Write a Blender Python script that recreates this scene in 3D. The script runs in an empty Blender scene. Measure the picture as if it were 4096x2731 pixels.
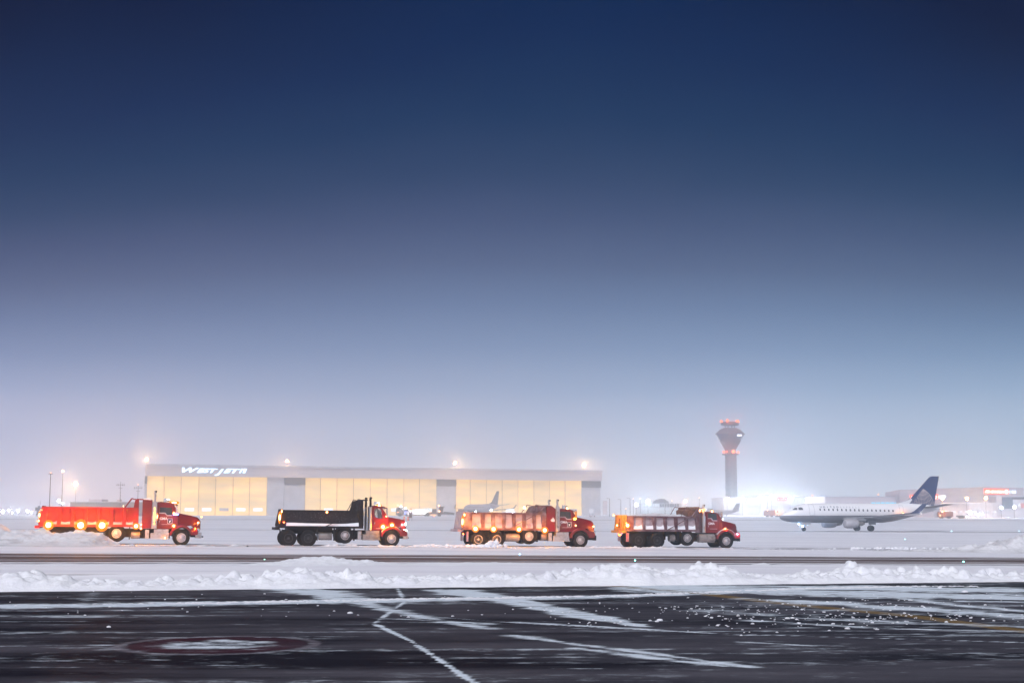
import bpy, bmesh, math, random
import numpy as np
from mathutils import Vector, Matrix

random.seed(7)
scene = bpy.context.scene
COL = scene.collection
RAD = math.radians

# ------------------------------------------------------------------ camera
CAM_H = 1.86
F = 50.0 / 36.0 * 4096.0            # focal length in photo pixels
PITCH = math.atan((2064 - 1365.5) / F)
cam_d = bpy.data.cameras.new('camera')
cam_d.lens = 50.0
cam_d.sensor_width = 36.0
cam_d.clip_start = 0.5
cam_d.clip_end = 8000
cam = bpy.data.objects.new('camera', cam_d)
COL.objects.link(cam)
cam.location = (0, 0, CAM_H)
cam.rotation_euler = (math.pi / 2 + PITCH, 0, 0)
scene.camera = cam


def lin(r, g, b):
    o = []
    for v in (r, g, b):
        v /= 255.0
        o.append(v / 12.92 if v <= 0.04045 else ((v + 0.055) / 1.055) ** 2.4)
    return o


# ------------------------------------------------------------------ sky
world = bpy.data.worlds.new('World')
scene.world = world
world.use_nodes = True
nt = world.node_tree
nt.nodes.clear()
N = nt.nodes.new
L = nt.links.new
out = N('ShaderNodeOutputWorld')
bg = N('ShaderNodeBackground')
tc = N('ShaderNodeTexCoord')
mp = N('ShaderNodeMapping')
mp.inputs['Scale'].default_value = (2.2, 2.2, 6.0)
nz = N('ShaderNodeTexNoise')
nz.inputs['Scale'].default_value = 1.3
nz.inputs['Detail'].default_value = 2.0
sep = N('ShaderNodeSeparateXYZ')
ramp = N('ShaderNodeValToRGB')
L(tc.outputs['Generated'], mp.inputs['Vector'])
L(mp.outputs['Vector'], nz.inputs['Vector'])
L(tc.outputs['Generated'], sep.inputs['Vector'])
m1 = N('ShaderNodeMath'); m1.operation = 'MULTIPLY_ADD'      # (noise-.5)*.05 wobble of the cloud base
m1.inputs[1].default_value = 0.12
m1.inputs[2].default_value = -0.06
L(nz.outputs['Fac'], m1.inputs[0])
mw = N('ShaderNodeMath'); mw.operation = 'MULTIPLY'           # wobble grows with height
L(m1.outputs[0], mw.inputs[0])
mz = N('ShaderNodeMath'); mz.operation = 'MULTIPLY_ADD'; mz.use_clamp = True
mz.inputs[1].default_value = 4.2; mz.inputs[2].default_value = -.32
L(sep.outputs['Z'], mz.inputs[0])
L(mz.outputs[0], mw.inputs[1])
ax = N('ShaderNodeMath'); ax.operation = 'ABSOLUTE'
L(sep.outputs['X'], ax.inputs[0])
axx = N('ShaderNodeMath'); axx.operation = 'MULTIPLY'         # darker away from the airport glow
L(ax.outputs[0], axx.inputs[0]); L(ax.outputs[0], axx.inputs[1])
ax2 = N('ShaderNodeMath'); ax2.operation = 'MULTIPLY_ADD'
ax2.inputs[1].default_value = 0.72
L(axx.outputs[0], ax2.inputs[0])
L(mw.outputs[0], ax2.inputs[2])
axw = N('ShaderNodeMath'); axw.operation = 'MULTIPLY'
L(ax2.outputs[0], axw.inputs[0]); L(mz.outputs[0], axw.inputs[1])
add = N('ShaderNodeMath'); add.operation = 'ADD'
L(sep.outputs['Z'], add.inputs[0])
L(axw.outputs[0], add.inputs[1])
sc_ = N('ShaderNodeMath'); sc_.operation = 'MULTIPLY'; sc_.inputs[1].default_value = 2.5   # z .4 -> 1
L(add.outputs[0], sc_.inputs[0])
L(sc_.outputs[0], ramp.inputs['Fac'])
# elevation (sine) -> sky radiance; pale glow along the horizon, navy overhead
SKY = [(0.0, (1.02, .87, .92)), (0.0255, (.86, .755, .83)), (.056, (.56, .56, .70)), (.087, (.32, .375, .54)), (.117, (.185, .245, .40)), (.147, (.115, .16, .29)),
       (.177, (.070, .095, .19)), (.207, (.040, .060, .14)), (.237, (.014, .036, .10)), (.266, (.003, .024, .082)), (.31, (.0, .014, .066)), (.35, (0, .010, .052)), (.4, (0, .004, .03))]
el = ramp.color_ramp.elements
while len(el) > 1:
    el.remove(el[0])
el[0].position = 0.0
el[0].color = (*SKY[0][1], 1)
for p, c in SKY[1:]:
    e = el.new(p * 2.5)
    e.color = (*c, 1)
tr1 = N('ShaderNodeMapRange'); tr1.inputs['From Min'].default_value = -.36; tr1.inputs['From Max'].default_value = .36
L(sep.outputs['X'], tr1.inputs['Value'])
tint = N('ShaderNodeMix'); tint.data_type = 'RGBA'
tint.inputs['A'].default_value = (1.03, .98, 1.0, 1); tint.inputs['B'].default_value = (.88, 1.04, 1.01, 1)
L(tr1.outputs[0], tint.inputs['Factor'])
tmul = N('ShaderNodeMix'); tmul.data_type = 'RGBA'; tmul.blend_type = 'MULTIPLY'; tmul.inputs['Factor'].default_value = 1.0
L(ramp.outputs['Color'], tmul.inputs['A']); L(tint.outputs['Result'], tmul.inputs['B'])
L(tmul.outputs['Result'], bg.inputs['Color'])
bg.inputs['Strength'].default_value = 1.0
L(bg.outputs[0], out.inputs['Surface'])

# soft overhead glow of the low cloud that hangs over the lit airfield
sun_d = bpy.data.lights.new('sun', 'SUN')
sun_d.energy = 2.9
sun_d.angle = RAD(38)
sun_d.color = (0.97, 0.96, 1.0)
sun = bpy.data.objects.new('sun', sun_d)
COL.objects.link(sun)
sun.rotation_euler = (RAD(38), RAD(-16), 0)

vs = scene.view_settings
vs.view_transform = 'Standard'
vs.look = 'None'
vs.exposure = 0.36
vs.gamma = 1.0
cy = scene.cycles
cy.max_bounces = 6
cy.diffuse_bounces = 3
cy.glossy_bounces = 2
cy.transmission_bounces = 4
cy.transparent_max_bounces = 8
cy.volume_bounces = 2
cy.sample_clamp_indirect = 3.0
cy.use_denoising = True
cy.caustics_reflective = False
cy.caustics_refractive = False


# ------------------------------------------------------------------ helpers
def at(px, py, Y):
    """photo pixel (4096 wide) + distance -> world point"""
    c, s = math.cos(PITCH), math.sin(PITCH)
    v = (1365.5 - py) / F
    u = (px - 2048) / F
    d = Vector((u, c - v * s, s + v * c))
    t = Y / d.y
    return Vector((0, 0, CAM_H)) + d * t


GY = [0, 45, 60, 97, 130, 261, 400, 520, 680, 1500]
GB = [0, 0, -.05, -.17, -.32, -.70, .80, 1.50, 2.2, 3.2]
GS = [0, 0, -.0085, -.0099, -.007, -.0027, -.0012, -.0006, -.0005, 0]


def gz(X, Y):
    b = np.interp(Y, GY, GB)
    s = np.interp(Y, GY, GS)
    return b + s * np.clip(X, -260, 260)


TW = 0.2        # airfield lines run 11 degrees off the picture plane


def gp(px, py):
    """photo pixel on the flat apron"""
    c, s = math.cos(PITCH), math.sin(PITCH)
    v = (1365.5 - py) / F
    u = (px - 2048) / F
    d = Vector((u, c - v * s, s + v * c))
    t = -CAM_H / d.z
    return np.array((d.x * t, d.y * t))


def hash2(ix, iy, seed):
    h = (ix.astype(np.int64) * 374761393 + iy.astype(np.int64) * 668265263 + seed * 1442695041) & 0xffffffff
    h = ((h ^ (h >> 13)) * 1274126177) & 0xffffffff
    h = h ^ (h >> 16)
    return (h & 0xffff) / 65535.0


def vnoise(x, y, seed=0):
    ix, iy = np.floor(x), np.floor(y)
    fx, fy = x - ix, y - iy
    fx = fx * fx * (3 - 2 * fx); fy = fy * fy * (3 - 2 * fy)
    a = hash2(ix, iy, seed); b = hash2(ix + 1, iy, seed)
    c = hash2(ix, iy + 1, seed); d = hash2(ix + 1, iy + 1, seed)
    return (a * (1 - fx) + b * fx) * (1 - fy) + (c * (1 - fx) + d * fx) * fy


def fbm(x, y, seed=0, oct=4):
    s = np.zeros_like(x, dtype=float); a = 0.5; t = 0
    for i in range(oct):
        s += a * vnoise(x * 2 ** i, y * 2 ** i, seed + 17 * i); t += a; a *= .5
    return s / t


def lumps(x, y, cell, seed, rmin=.25, rmax=.6, prob=.7):
    """hemispherical chunks on a jittered grid; heights in units of cell"""
    ix, iy = np.floor(x / cell), np.floor(y / cell)
    h = np.zeros_like(x, dtype=float)
    for dx in (-1, 0, 1):
        for dy in (-1, 0, 1):
            cx, cy_ = ix + dx, iy + dy
            jx = (cx + hash2(cx, cy_, seed)) * cell
            jy = (cy_ + hash2(cx, cy_, seed + 5)) * cell
            r = (rmin + (rmax - rmin) * hash2(cx, cy_, seed + 9)) * cell * (hash2(cx, cy_, seed + 13) < prob)
            d2 = r * r - (x - jx) ** 2 - (y - jy) ** 2
            h = np.maximum(h, np.sqrt(np.maximum(d2, 0)))
    return h


def tag(o, label=None, cat=None, group=None, kind=None):
    if label: o['label'] = label
    if cat: o['category'] = cat
    if group: o['group'] = group
    if kind: o['kind'] = kind
    return o


def thing(name, label, cat, loc=(0, 0, 0), rot=(0, 0, 0), group=None):
    o = bpy.data.objects.new(name, None)
    COL.objects.link(o)
    o.location = loc
    o.rotation_euler = rot
    o.empty_display_size = .3
    return tag(o, label, cat, group)


def link(name, me, parent=None, loc=None, rot=None):
    o = bpy.data.objects.new(name, me)
    COL.objects.link(o)
    if parent: o.parent = parent
    if loc is not None: o.location = loc
    if rot is not None: o.rotation_euler = rot
    return o


class MB:
    def __init__(s):
        s.v = []; s.f = []; s.m = []; s.cur = 0

    def add(s, vs_, fs):
        b = len(s.v)
        s.v += [tuple(p) for p in vs_]
        s.f += [tuple(b + i for i in f) for f in fs]
        s.m += [s.cur] * len(fs)
        return s

    def box(s, x0, x1, y0, y1, z0, z1):
        v = [(x, y, z) for x in (x0, x1) for y in (y0, y1) for z in (z0, z1)]
        return s.add(v, [(0, 1, 3, 2), (4, 6, 7, 5), (0, 4, 5, 1), (2, 3, 7, 6), (0, 2, 6, 4), (1, 5, 7, 3)])

    def prism(s, poly, y0, y1, y0b=None, y1b=None):
        """polygon in xz, swept along y"""
        n = len(poly)
        v = [(x, y0, z) for x, z in poly] + [(x, y1, z) for x, z in poly]
        f = [tuple(range(n)), tuple(range(2 * n - 1, n - 1, -1))]
        f += [(i, n + i, n + (i + 1) % n, (i + 1) % n) for i in range(n)]
        return s.add(v, f)

    def prismz(s, poly, z0, z1):
        n = len(poly)
        v = [(x, y, z0) for x, y in poly] + [(x, y, z1) for x, y in poly]
        f = [tuple(range(n - 1, -1, -1)), tuple(range(n, 2 * n))]
        f += [(i, (i + 1) % n, n + (i + 1) % n, n + i) for i in range(n)]
        return s.add(v, f)

    def loft(s, rings, closed=True, caps=True):
        n = len(rings[0])
        v = [p for r in rings for p in r]
        f = []
        for k in range(len(rings) - 1):
            for i in range(n if closed else n - 1):
                j = (i + 1) % n
                f.append((k * n + i, k * n + j, (k + 1) * n + j, (k + 1) * n + i))
        if caps:
            f.append(tuple(range(n - 1, -1, -1)))
            f.append(tuple(range((len(rings) - 1) * n, len(rings) * n)))
        return s.add(v, f)

    def cyl(s, p0, p1, r0, r1=None, n=12):
        p0, p1 = Vector(p0), Vector(p1)
        r1 = r0 if r1 is None else r1
        d = (p1 - p0).normalized()
        a = d.orthogonal().normalized(); b = d.cross(a)
        R = []
        for p, r in ((p0, r0), (p1, r1)):
            R.append([p + (a * math.cos(t) + b * math.sin(t)) * r for t in [2 * math.pi * i / n for i in range(n)]])
        return s.loft(R)

    def tube(s, pts, r, n=8):
        for a, b in zip(pts[:-1], pts[1:]):
            s.cyl(a, b, r, r, n)
        return s

    def bar(s, p0, p1, w, h):
        p0, p1 = Vector(p0), Vector(p1)
        d = (p1 - p0).normalized()
        up = Vector((0, 0, 1)) if abs(d.z) < .95 else Vector((1, 0, 0))
        a = d.cross(up).normalized(); b = a.cross(d)
        R = [[p + a * i * w / 2 + b * j * h / 2 for i, j in ((-1, -1), (1, -1), (1, 1), (-1, 1))] for p in (p0, p1)]
        return s.loft(R)

    def lathe(s, prof, n=24, axis='z', c=(0, 0, 0)):
        """profile of (r, h)"""
        R = []
        for r, h in prof:
            ring = []
            for i in range(n):
                t = 2 * math.pi * i / n
                x, y = r * math.cos(t), r * math.sin(t)
                p = (x, y, h) if axis == 'z' else (x, h, y) if axis == 'y' else (h, x, y)
                ring.append((p[0] + c[0], p[1] + c[1], p[2] + c[2]))
            R.append(ring)
        return s.loft(R, True, True)

    def ico(s, c, r, sub=1, sq=(1, 1, 1), jit=0):
        bm = bmesh.new()
        bmesh.ops.create_icosphere(bm, subdivisions=sub, radius=1)
        v = [(c[0] + p.co.x * r * sq[0] * (1 + random.uniform(-jit, jit)), c[1] + p.co.y * r * sq[1] * (1 + random.uniform(-jit, jit)),
              c[2] + p.co.z * r * sq[2] * (1 + random.uniform(-jit, jit))) for p in bm.verts]
        f = [tuple(q.index for q in fc.verts) for fc in bm.faces]
        bm.free()
        return s.add(v, f)

    def mesh(s, name, mats, smooth=False, angle=None):
        me = bpy.data.meshes.new(name)
        me.from_pydata(s.v, [], s.f)
        for m in (mats if isinstance(mats, (list, tuple)) else [mats]):
            me.materials.append(m)
        if any(s.m):
            me.polygons.foreach_set('material_index', s.m)
        me.update()
        bm = bmesh.new(); bm.from_mesh(me)
        bmesh.ops.recalc_face_normals(bm, faces=bm.faces)
        if smooth:
            for f in bm.faces: f.smooth = True
            a = RAD(angle or 40)
            for e in bm.edges:
                if len(e.link_faces) == 2 and e.calc_face_angle(0) > a: e.smooth = False
        bm.to_mesh(me); bm.free()
        return me

    def build(s, name, mats, parent=None, smooth=False, loc=None, rot=None, bevel=0):
        o = link(name, s.mesh(name, mats, smooth), parent, loc, rot)
        if bevel:
            b = o.modifiers.new('bevel', 'BEVEL'); b.width = bevel; b.segments = 2; b.limit_method = 'ANGLE'
        return o


def grid_mesh(name, X, Y, Z, mat, attr=None):
    """X,Y,Z 2-D arrays"""
    ny, nx = X.shape
    co = np.stack([X, Y, Z], -1).reshape(-1, 3).astype(np.float32)
    i = np.arange(ny * nx).reshape(ny, nx)
    q = np.stack([i[:-1, :-1], i[:-1, 1:], i[1:, 1:], i[1:, :-1]], -1).reshape(-1, 4)
    me = bpy.data.meshes.new(name)
    me.vertices.add(len(co)); me.vertices.foreach_set('co', co.ravel())
    me.loops.add(q.size); me.loops.foreach_set('vertex_index', q.ravel().astype(np.int32))
    me.polygons.add(len(q))
    me.polygons.foreach_set('loop_start', np.arange(0, q.size, 4, dtype=np.int32))
    me.polygons.foreach_set('use_smooth', np.ones(len(q), dtype=bool))
    me.materials.append(mat)
    me.update(calc_edges=True)
    for k, a in (attr or {}).items():
        at_ = me.attributes.new(k, 'FLOAT', 'POINT')
        at_.data.foreach_set('value', a.ravel().astype(np.float32))
    me.validate()
    return link(name, me)


def text_mesh(name, body, size, mat, extrude=.01, shear=0, align='LEFT', offset=0, spacing=1.0):
    cu = bpy.data.curves.new(name, 'FONT')
    cu.body = body; cu.size = size; cu.extrude = extrude; cu.shear = shear; cu.align_x = align; cu.offset = offset
    cu.space_character = spacing
    ob = bpy.data.objects.new(name, cu)
    COL.objects.link(ob)
    dg = bpy.context.evaluated_depsgraph_get(); dg.update()
    me = bpy.data.meshes.new_from_object(ob.evaluated_get(dg))
    bpy.data.objects.remove(ob)
    me.materials.clear(); me.materials.append(mat)
    me.name = name
    return me


# ------------------------------------------------------------------ materials
def mat(name, col=(.5, .5, .5), rough=.6, metal=0, spec=.5, emit=None, es=0, coat=0):
    m = bpy.data.materials.new(name)
    m.use_nodes = True
    b = m.node_tree.nodes['Principled BSDF']
    b.inputs['Base Color'].default_value = (*col, 1)
    b.inputs['Roughness'].default_value = rough
    b.inputs['Metallic'].default_value = metal
    b.inputs['Specular IOR Level'].default_value = spec
    b.inputs['Coat Weight'].default_value = coat
    if emit:
        b.inputs['Emission Color'].default_value = (*emit, 1)
        b.inputs['Emission Strength'].default_value = es
    return m


def emat(name, col, s):
    m = bpy.data.materials.new(name)
    m.use_nodes = True
    t = m.node_tree; t.nodes.clear()
    o = t.nodes.new('ShaderNodeOutputMaterial'); e = t.nodes.new('ShaderNodeEmission')
    e.inputs['Color'].default_value = (*col, 1); e.inputs['Strength'].default_value = s
    t.links.new(e.outputs[0], o.inputs['Surface'])
    return m


def mixed(name, c1, c2, scale, lo, hi, rough=.6, stretch=(1, 1, 1), detail=4, metal=0, bump=0, coat=0, r2=None, coord='Object', bscale=None, spec=.5):
    """two colours broken up by noise"""
    m = mat(name, c1, rough, metal, coat=coat, spec=spec)
    t = m.node_tree; b = t.nodes['Principled BSDF']
    tc_ = t.nodes.new('ShaderNodeTexCoord'); mp_ = t.nodes.new('ShaderNodeMapping')
    mp_.inputs['Scale'].default_value = stretch
    n_ = t.nodes.new('ShaderNodeTexNoise')
    n_.inputs['Scale'].default_value = scale; n_.inputs['Detail'].default_value = detail; n_.inputs['Roughness'].default_value = .65
    mr = t.nodes.new('ShaderNodeMapRange'); mr.interpolation_type = 'SMOOTHSTEP'
    mr.inputs['From Min'].default_value = lo; mr.inputs['From Max'].default_value = hi
    mx = t.nodes.new('ShaderNodeMix'); mx.data_type = 'RGBA'
    mx.inputs['A'].default_value = (*c1, 1); mx.inputs['B'].default_value = (*c2, 1)
    t.links.new(tc_.outputs[coord], mp_.inputs['Vector']); t.links.new(mp_.outputs[0], n_.inputs['Vector'])
    t.links.new(n_.outputs['Fac'], mr.inputs['Value']); t.links.new(mr.outputs[0], mx.inputs['Factor'])
    t.links.new(mx.outputs['Result'], b.inputs['Base Color'])
    if r2 is not None:
        rr = t.nodes.new('ShaderNodeMapRange'); rr.inputs['To Min'].default_value = rough; rr.inputs['To Max'].default_value = r2
        t.links.new(mr.outputs[0], rr.inputs['Value']); t.links.new(rr.outputs[0], b.inputs['Roughness'])
    if bump:
        n2 = t.nodes.new('ShaderNodeTexNoise'); n2.inputs['Scale'].default_value = bscale or scale * 3; n2.inputs['Detail'].default_value = 4
        t.links.new(mp_.outputs[0], n2.inputs['Vector'])
        bp = t.nodes.new('ShaderNodeBump'); bp.inputs['Strength'].default_value = bump; bp.inputs['Distance'].default_value = .05
        t.links.new(n2.outputs['Fac'], bp.inputs['Height']); t.links.new(bp.outputs[0], b.inputs['Normal'])
    return m


SNOWC = (.77, .785, .83)
M = {}
M['snow'] = mixed('snow', SNOWC, (.72, .73, .80), 1.6, .35, .75, .7, bump=.5, bscale=9)
M['pile'] = mixed('plowed_snow', (.63, .63, .67), (.40, .39, .42), .9, .46, .76, .75, bump=.9, bscale=5)
M['field'] = mixed('snow_field', (.80, .80, .86), (.68, .68, .76), .12, .35, .7, .7, stretch=(.2, 1.6, 1), bump=.25, bscale=2.2, coord='Object')
M['red'] = mixed('red_paint', (.165, .001, .005), (.20, .03, .04), 2.2, .60, .95, .35, coat=.12, r2=.7)
M['frost'] = mixed('frosted_red', (.19, .065, .08), (.43, .355, .39), 1.5, .24, .54, .6, detail=9)
M['frost_rib'] = mixed('frosted_rib', (.085, .022, .03), (.27, .195, .22), 2.0, .36, .80, .55, detail=9)
M['redbox'] = mixed('red_box', (.27, .004, .003), (.30, .025, .02), 3, .5, .9, .5, r2=.7)
M['black'] = mat('black_steel', (.008, .007, .009), .6, spec=.08)
M['blackbox'] = mixed('snow_flecked_black', (.008, .007, .012), (.55, .55, .62), 22, .56, .80, .6, detail=6, spec=.08)
M['rubber'] = mixed('rubber', (.008, .008, .009), (.03, .026, .03), 6, .55, .95, .9, spec=.05)
M['rimlight'] = mixed('painted_rim', (.55, .52, .55), (.2, .17, .17), 5, .45, .8, .45)
M['rimdark'] = mat('dark_rim', (.05, .045, .05), .5, .3)
M['steel'] = mixed('brushed_steel', (.55, .54, .56), (.25, .22, .21), 4, .45, .85, .35, metal=.7, r2=.6)
M['chrome'] = mat('chrome', (.7, .7, .72), .15, 1)
M['tank'] = mixed('dirty_tank', (.30, .27, .26), (.12, .10, .10), 3, .4, .75, .45, metal=.4, r2=.7)
M['glass'] = mat('dark_glass', (.012, .012, .02), .08, spec=.6)
M['yellow'] = mixed('yellow_panel', (.75, .30, .02), (.55, .17, .01), 3, .4, .8, .5)
M['rust'] = mixed('rusty_tarp', (.22, .09, .05), (.08, .03, .02), 4, .4, .7, .8)
M['white'] = mat('white_marking', (.75, .75, .78), .5)
M['skin'] = mat('skin', (.35, .2, .15), .6)
M['jacket'] = mat('dark_jacket', (.02, .025, .03), .8)
M['conc'] = mixed('concrete', (.15, .13, .145), (.11, .10, .11), .3, .3, .7, .8)
M['greyw'] = mixed('grey_cladding', (.66, .58, .60), (.58, .51, .54), .1, .3, .7, .6, stretch=(1, 1, 8))
M['dgrey'] = mat('dark_grey', (.06, .056, .065), .7, spec=.1)
M['louvre'] = mat('louvre', (.10, .10, .13), .6)
M['palew'] = mixed('pale_wall', (.62, .61, .66), (.52, .51, .56), .2, .3, .7, .6)
M['nacelle'] = mixed('nacelle_grey', (.42, .40, .43), (.30, .28, .30), .8, .4, .75, .45)
M['pole'] = mat('pole_metal', (.10, .09, .10), .5, .3)

# see-through cab glass
g = bpy.data.materials.new('clear_glass'); g.use_nodes = True
t = g.node_tree; t.nodes.clear()
o_ = t.nodes.new('ShaderNodeOutputMaterial'); mxs = t.nodes.new('ShaderNodeMixShader'); tr = t.nodes.new('ShaderNodeBsdfTransparent')
gl = t.nodes.new('ShaderNodeBsdfGlossy'); gl.inputs['Roughness'].default_value = .05
tr.inputs['Color'].default_value = (.85, .86, .9, 1); mxs.inputs[0].default_value = .08
t.links.new(tr.outputs[0], mxs.inputs[1]); t.links.new(gl.outputs[0], mxs.inputs[2]); t.links.new(mxs.outputs[0], o_.inputs['Surface'])
M['clear'] = g

EM = {}
LAMPC = {'amber': ((1, .33, .015), 185), 'amber_small': ((1, .31, .015), 100), 'red': ((1, .07, .02), 60), 'white': ((1, .93, .88), 120),
         'blue': ((.08, .16, 1), 90), 'icy': ((.5, .72, 1), 120), 'taxi': ((.30, .60, 1), 900), 'tail': ((1, .25, .03), 14), 'dim': ((1, .42, .06), 8)}


def lampmat(kind):
    if kind not in EM:
        c, s = LAMPC[kind]
        w = .45 if kind.startswith('amber') else .0
        EM[kind] = emat('lamp_' + kind, [v + (1 - v) * w for v in c], min(s, 22))
        EM[kind].cycles.emission_sampling = 'NONE' if s > 50 else 'AUTO'
    return EM[kind]


def glow(parent, loc, r, col, L_, name='lamp_light'):
    """the light a lamp of radius r and radiance L_ gives off"""
    d = bpy.data.lights.new(name, 'POINT')
    d.energy = 4 * math.pi ** 2 * L_ * r * r
    d.color = col
    d.shadow_soft_size = r * .6
    o = bpy.data.objects.new(name, d)
    COL.objects.link(o)
    o.parent = parent
    o.location = loc
    return o


def bulb(parent, loc, r, kind, name='lamp', sq=(1, 1, 1)):
    o = MB().ico((0, 0, 0), r, 2, sq).build(name, lampmat(kind), parent, True, loc)
    c, s = LAMPC[kind]
    if kind.startswith('amber'):        # oversized amber lens, a glowing shell standing in for the lamp's halo
        MB().ico((0, 0, 0), r * 2.0, 3, sq).build('lens', halo_mat(), o, True)
    if s > 50:
        glow(o, (0, (-1 if loc[1] <= .5 else 1) * r * (2.0 * max(sq[1], .6) + .6), 0), r, c, s)
    return o


def halo_mat():  # self-lit see-through amber that imitates the bloom round a lamp
    if 'lens' not in EM:
        m = bpy.data.materials.new('amber_halo_shell'); m.use_nodes = True
        t = m.node_tree; t.nodes.clear()
        o = t.nodes.new('ShaderNodeOutputMaterial'); e = t.nodes.new('ShaderNodeEmission'); tr = t.nodes.new('ShaderNodeBsdfTransparent'); mx = t.nodes.new('ShaderNodeMixShader')
        e.inputs['Color'].default_value = (1, .26, .012, 1); e.inputs['Strength'].default_value = 1.5
        tr.inputs['Color'].default_value = (1, .8, .5, 1); mx.inputs[0].default_value = .5
        t.links.new(tr.outputs[0], mx.inputs[1]); t.links.new(e.outputs[0], mx.inputs[2]); t.links.new(mx.outputs[0], o.inputs['Surface'])
        m.cycles.emission_sampling = 'NONE'
        EM['lens'] = m
    return EM['lens']


# ------------------------------------------------------------------ ground
def axis(a, b, step0, grow, cap):
    o = [a]; s = step0
    while o[-1] < b:
        o.append(o[-1] + s); s = min(s * grow, cap)
    return np.array(o)


xs = axis(0, 60, .6, 1.0, .6); xs2 = axis(60, 900, .8, 1.12, 60)
xs = np.concatenate([xs[:-1], xs2]); xs = np.concatenate([-xs[:0:-1], xs])
ys = np.concatenate([np.arange(-40, 10, 5.0), np.arange(10, 36, 1.5), np.arange(36, 115, .45), axis(115, 1500, .8, 1.06, 40)])
Xg, Yg = np.meshgrid(xs, ys)
Wg = Yg - Xg * TW
Zg = gz(Xg, Yg)
rough = np.clip((Wg - 40) / 6, 0, 1) * np.clip((140 - Yg) / 20, 0, 1)
road_m = np.clip(1 - np.abs(Wg - 66.5) / 8.0, 0, 1) > 0
Zg = Zg + rough * (.05 * (fbm(Xg * .35, Yg * 1.1, 3) - .5) + .03 * (fbm(Xg * 1.3, Yg * 2.2, 8) - .5)) * np.where(road_m, .1, 1)
Zg = np.where(Wg < 38.2, Zg - .06, Zg)
Zg = np.where(road_m, Zg - .03, Zg)
ground = grid_mesh('snow_field', Xg, Yg, Zg, M['field'])
tag(ground, 'flat snow-covered airfield', kind='structure')

# --- dark apron with strokes of thin snow (coverage stored per vertex, broken up by noise in the shader)
ay = np.concatenate([np.arange(6, 14, .25), np.exp(np.linspace(math.log(14), math.log(39.6), 290))])
axv = np.concatenate([np.linspace(-34, -17, 120)[:-1], np.linspace(-17, 17, 640), np.linspace(17, 34, 120)[1:]])
XA, YA = np.meshgrid(axv, ay)
YA = YA + XA * TW * np.clip((YA - 20) / 18, 0, 1)
cov = np.zeros_like(XA)


def stroke(pts, w0, w1=None, val=.8, soft=.5, ragged=.0, seed=1):
    """pts in photo pixels on the apron; w = half width in metres"""
    global cov
    w1 = w0 if w1 is None else w1
    P = [gp(*p) for p in pts]
    k = len(P) - 1
    for i in range(k):
        a, b = P[i], P[i + 1]
        d = b - a; ll = d @ d
        tt = np.clip(((XA - a[0]) * d[0] + (YA - a[1]) * d[1]) / ll, 0, 1)
        dist = np.hypot(XA - a[0] - tt * d[0], YA - a[1] - tt * d[1])
        w = w0 + (w1 - w0) * (i + tt) / k
        if ragged:
            w = w * (1 + ragged * (fbm(XA * 1.1, YA * 1.6, seed) - .5) * 2)
        c = np.clip((w * 1.12 - dist) / (w * min(1.1, soft + .35) + 1e-6), 0, 1) * val
        cov = np.maximum(cov, c)


# the windrow and streaks
stroke([(0, 2424), (900, 2412), (1740, 2396), (2400, 2386), (2790, 2372), (3300, 2352)], 1.15, .7, .95, .4, .4, 2)
stroke([(1115, 2342), (1270, 2366), (1420, 2402)], 1.3, .7, .95, .4, .5, 3)
stroke([(1420, 2402), (1570, 2440), (1800, 2490), (1960, 2512)], .5, .35, .8, .6, .6, 4)
stroke([(1790, 2360), (2050, 2400), (2330, 2460), (2560, 2502)], .9, .35, .95, .4, .6, 5)
stroke([(1520, 2472), (1700, 2478), (1960, 2494)], .32, .3, .85, .7, .6, 6)
stroke([(1590, 2352), (1620, 2405), (1500, 2490)], .10, .09, .75, .6)
stroke([(1500, 2494), (1640, 2560), (1900, 2731)], .09, .075, .9, .4, .3, 7)
stroke([(1500, 2494), (0, 2497)], .12, .1, .38, .6, .5, 8)
stroke([(1740, 2466), (2100, 2492), (2850, 2532), (4096, 2568)], .06, .05, .8, .5, .4, 9)
stroke([(2050, 2486), (2500, 2510), (2860, 2532)], .22, .14, .8, .6, .6, 10)
stroke([(2060, 2540), (2300, 2575), (2560, 2605), (2990, 2665)], .28, .22, .9, .8, .7, 11)
stroke([(2300, 2590), (2600, 2628), (2900, 2662)], .30, .2, .9, .8, .7, 21)
stroke([(2210, 2672), (2400, 2672)], .08, .08, .8, .8, .6, 12)
stroke([(2960, 2565), (3260, 2582)], .16, .1, .8, .8, .8, 13)
stroke([(0, 2644), (500, 2640), (1050, 2633), (1690, 2626)], .05, .04, .6, .8, .5, 14)
stroke([(280, 2628), (480, 2626)], .05, .05, .6, .8, .5, 15)
stroke([(800, 2660), (1060, 2658)], .055, .05, .8, .8, .5, 16)
stroke([(540, 2698), (690, 2698)], .035, .035, .6, .8, .5, 17)
stroke([(0, 2582), (480, 2578), (1260, 2570)], .14, .16, .62, .8, .4, 18)
stroke([(2900, 2645), (4096, 2630)], .04, .04, .6, .8, .5, 19)
stroke([(3100, 2605), (4096, 2592)], .04, .04, .6, .8, .5, 20)
stroke([(1040, 2668), (1400, 2672)], .03, .03, .5, .9, .5, 22)
stroke([(380, 2352), (1100, 2366)], .3, .2, .35, .8, .6, 23)
stroke([(400, 2352), (350, 2400)], .45, .35, .42, .6, .4, 24)
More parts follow.
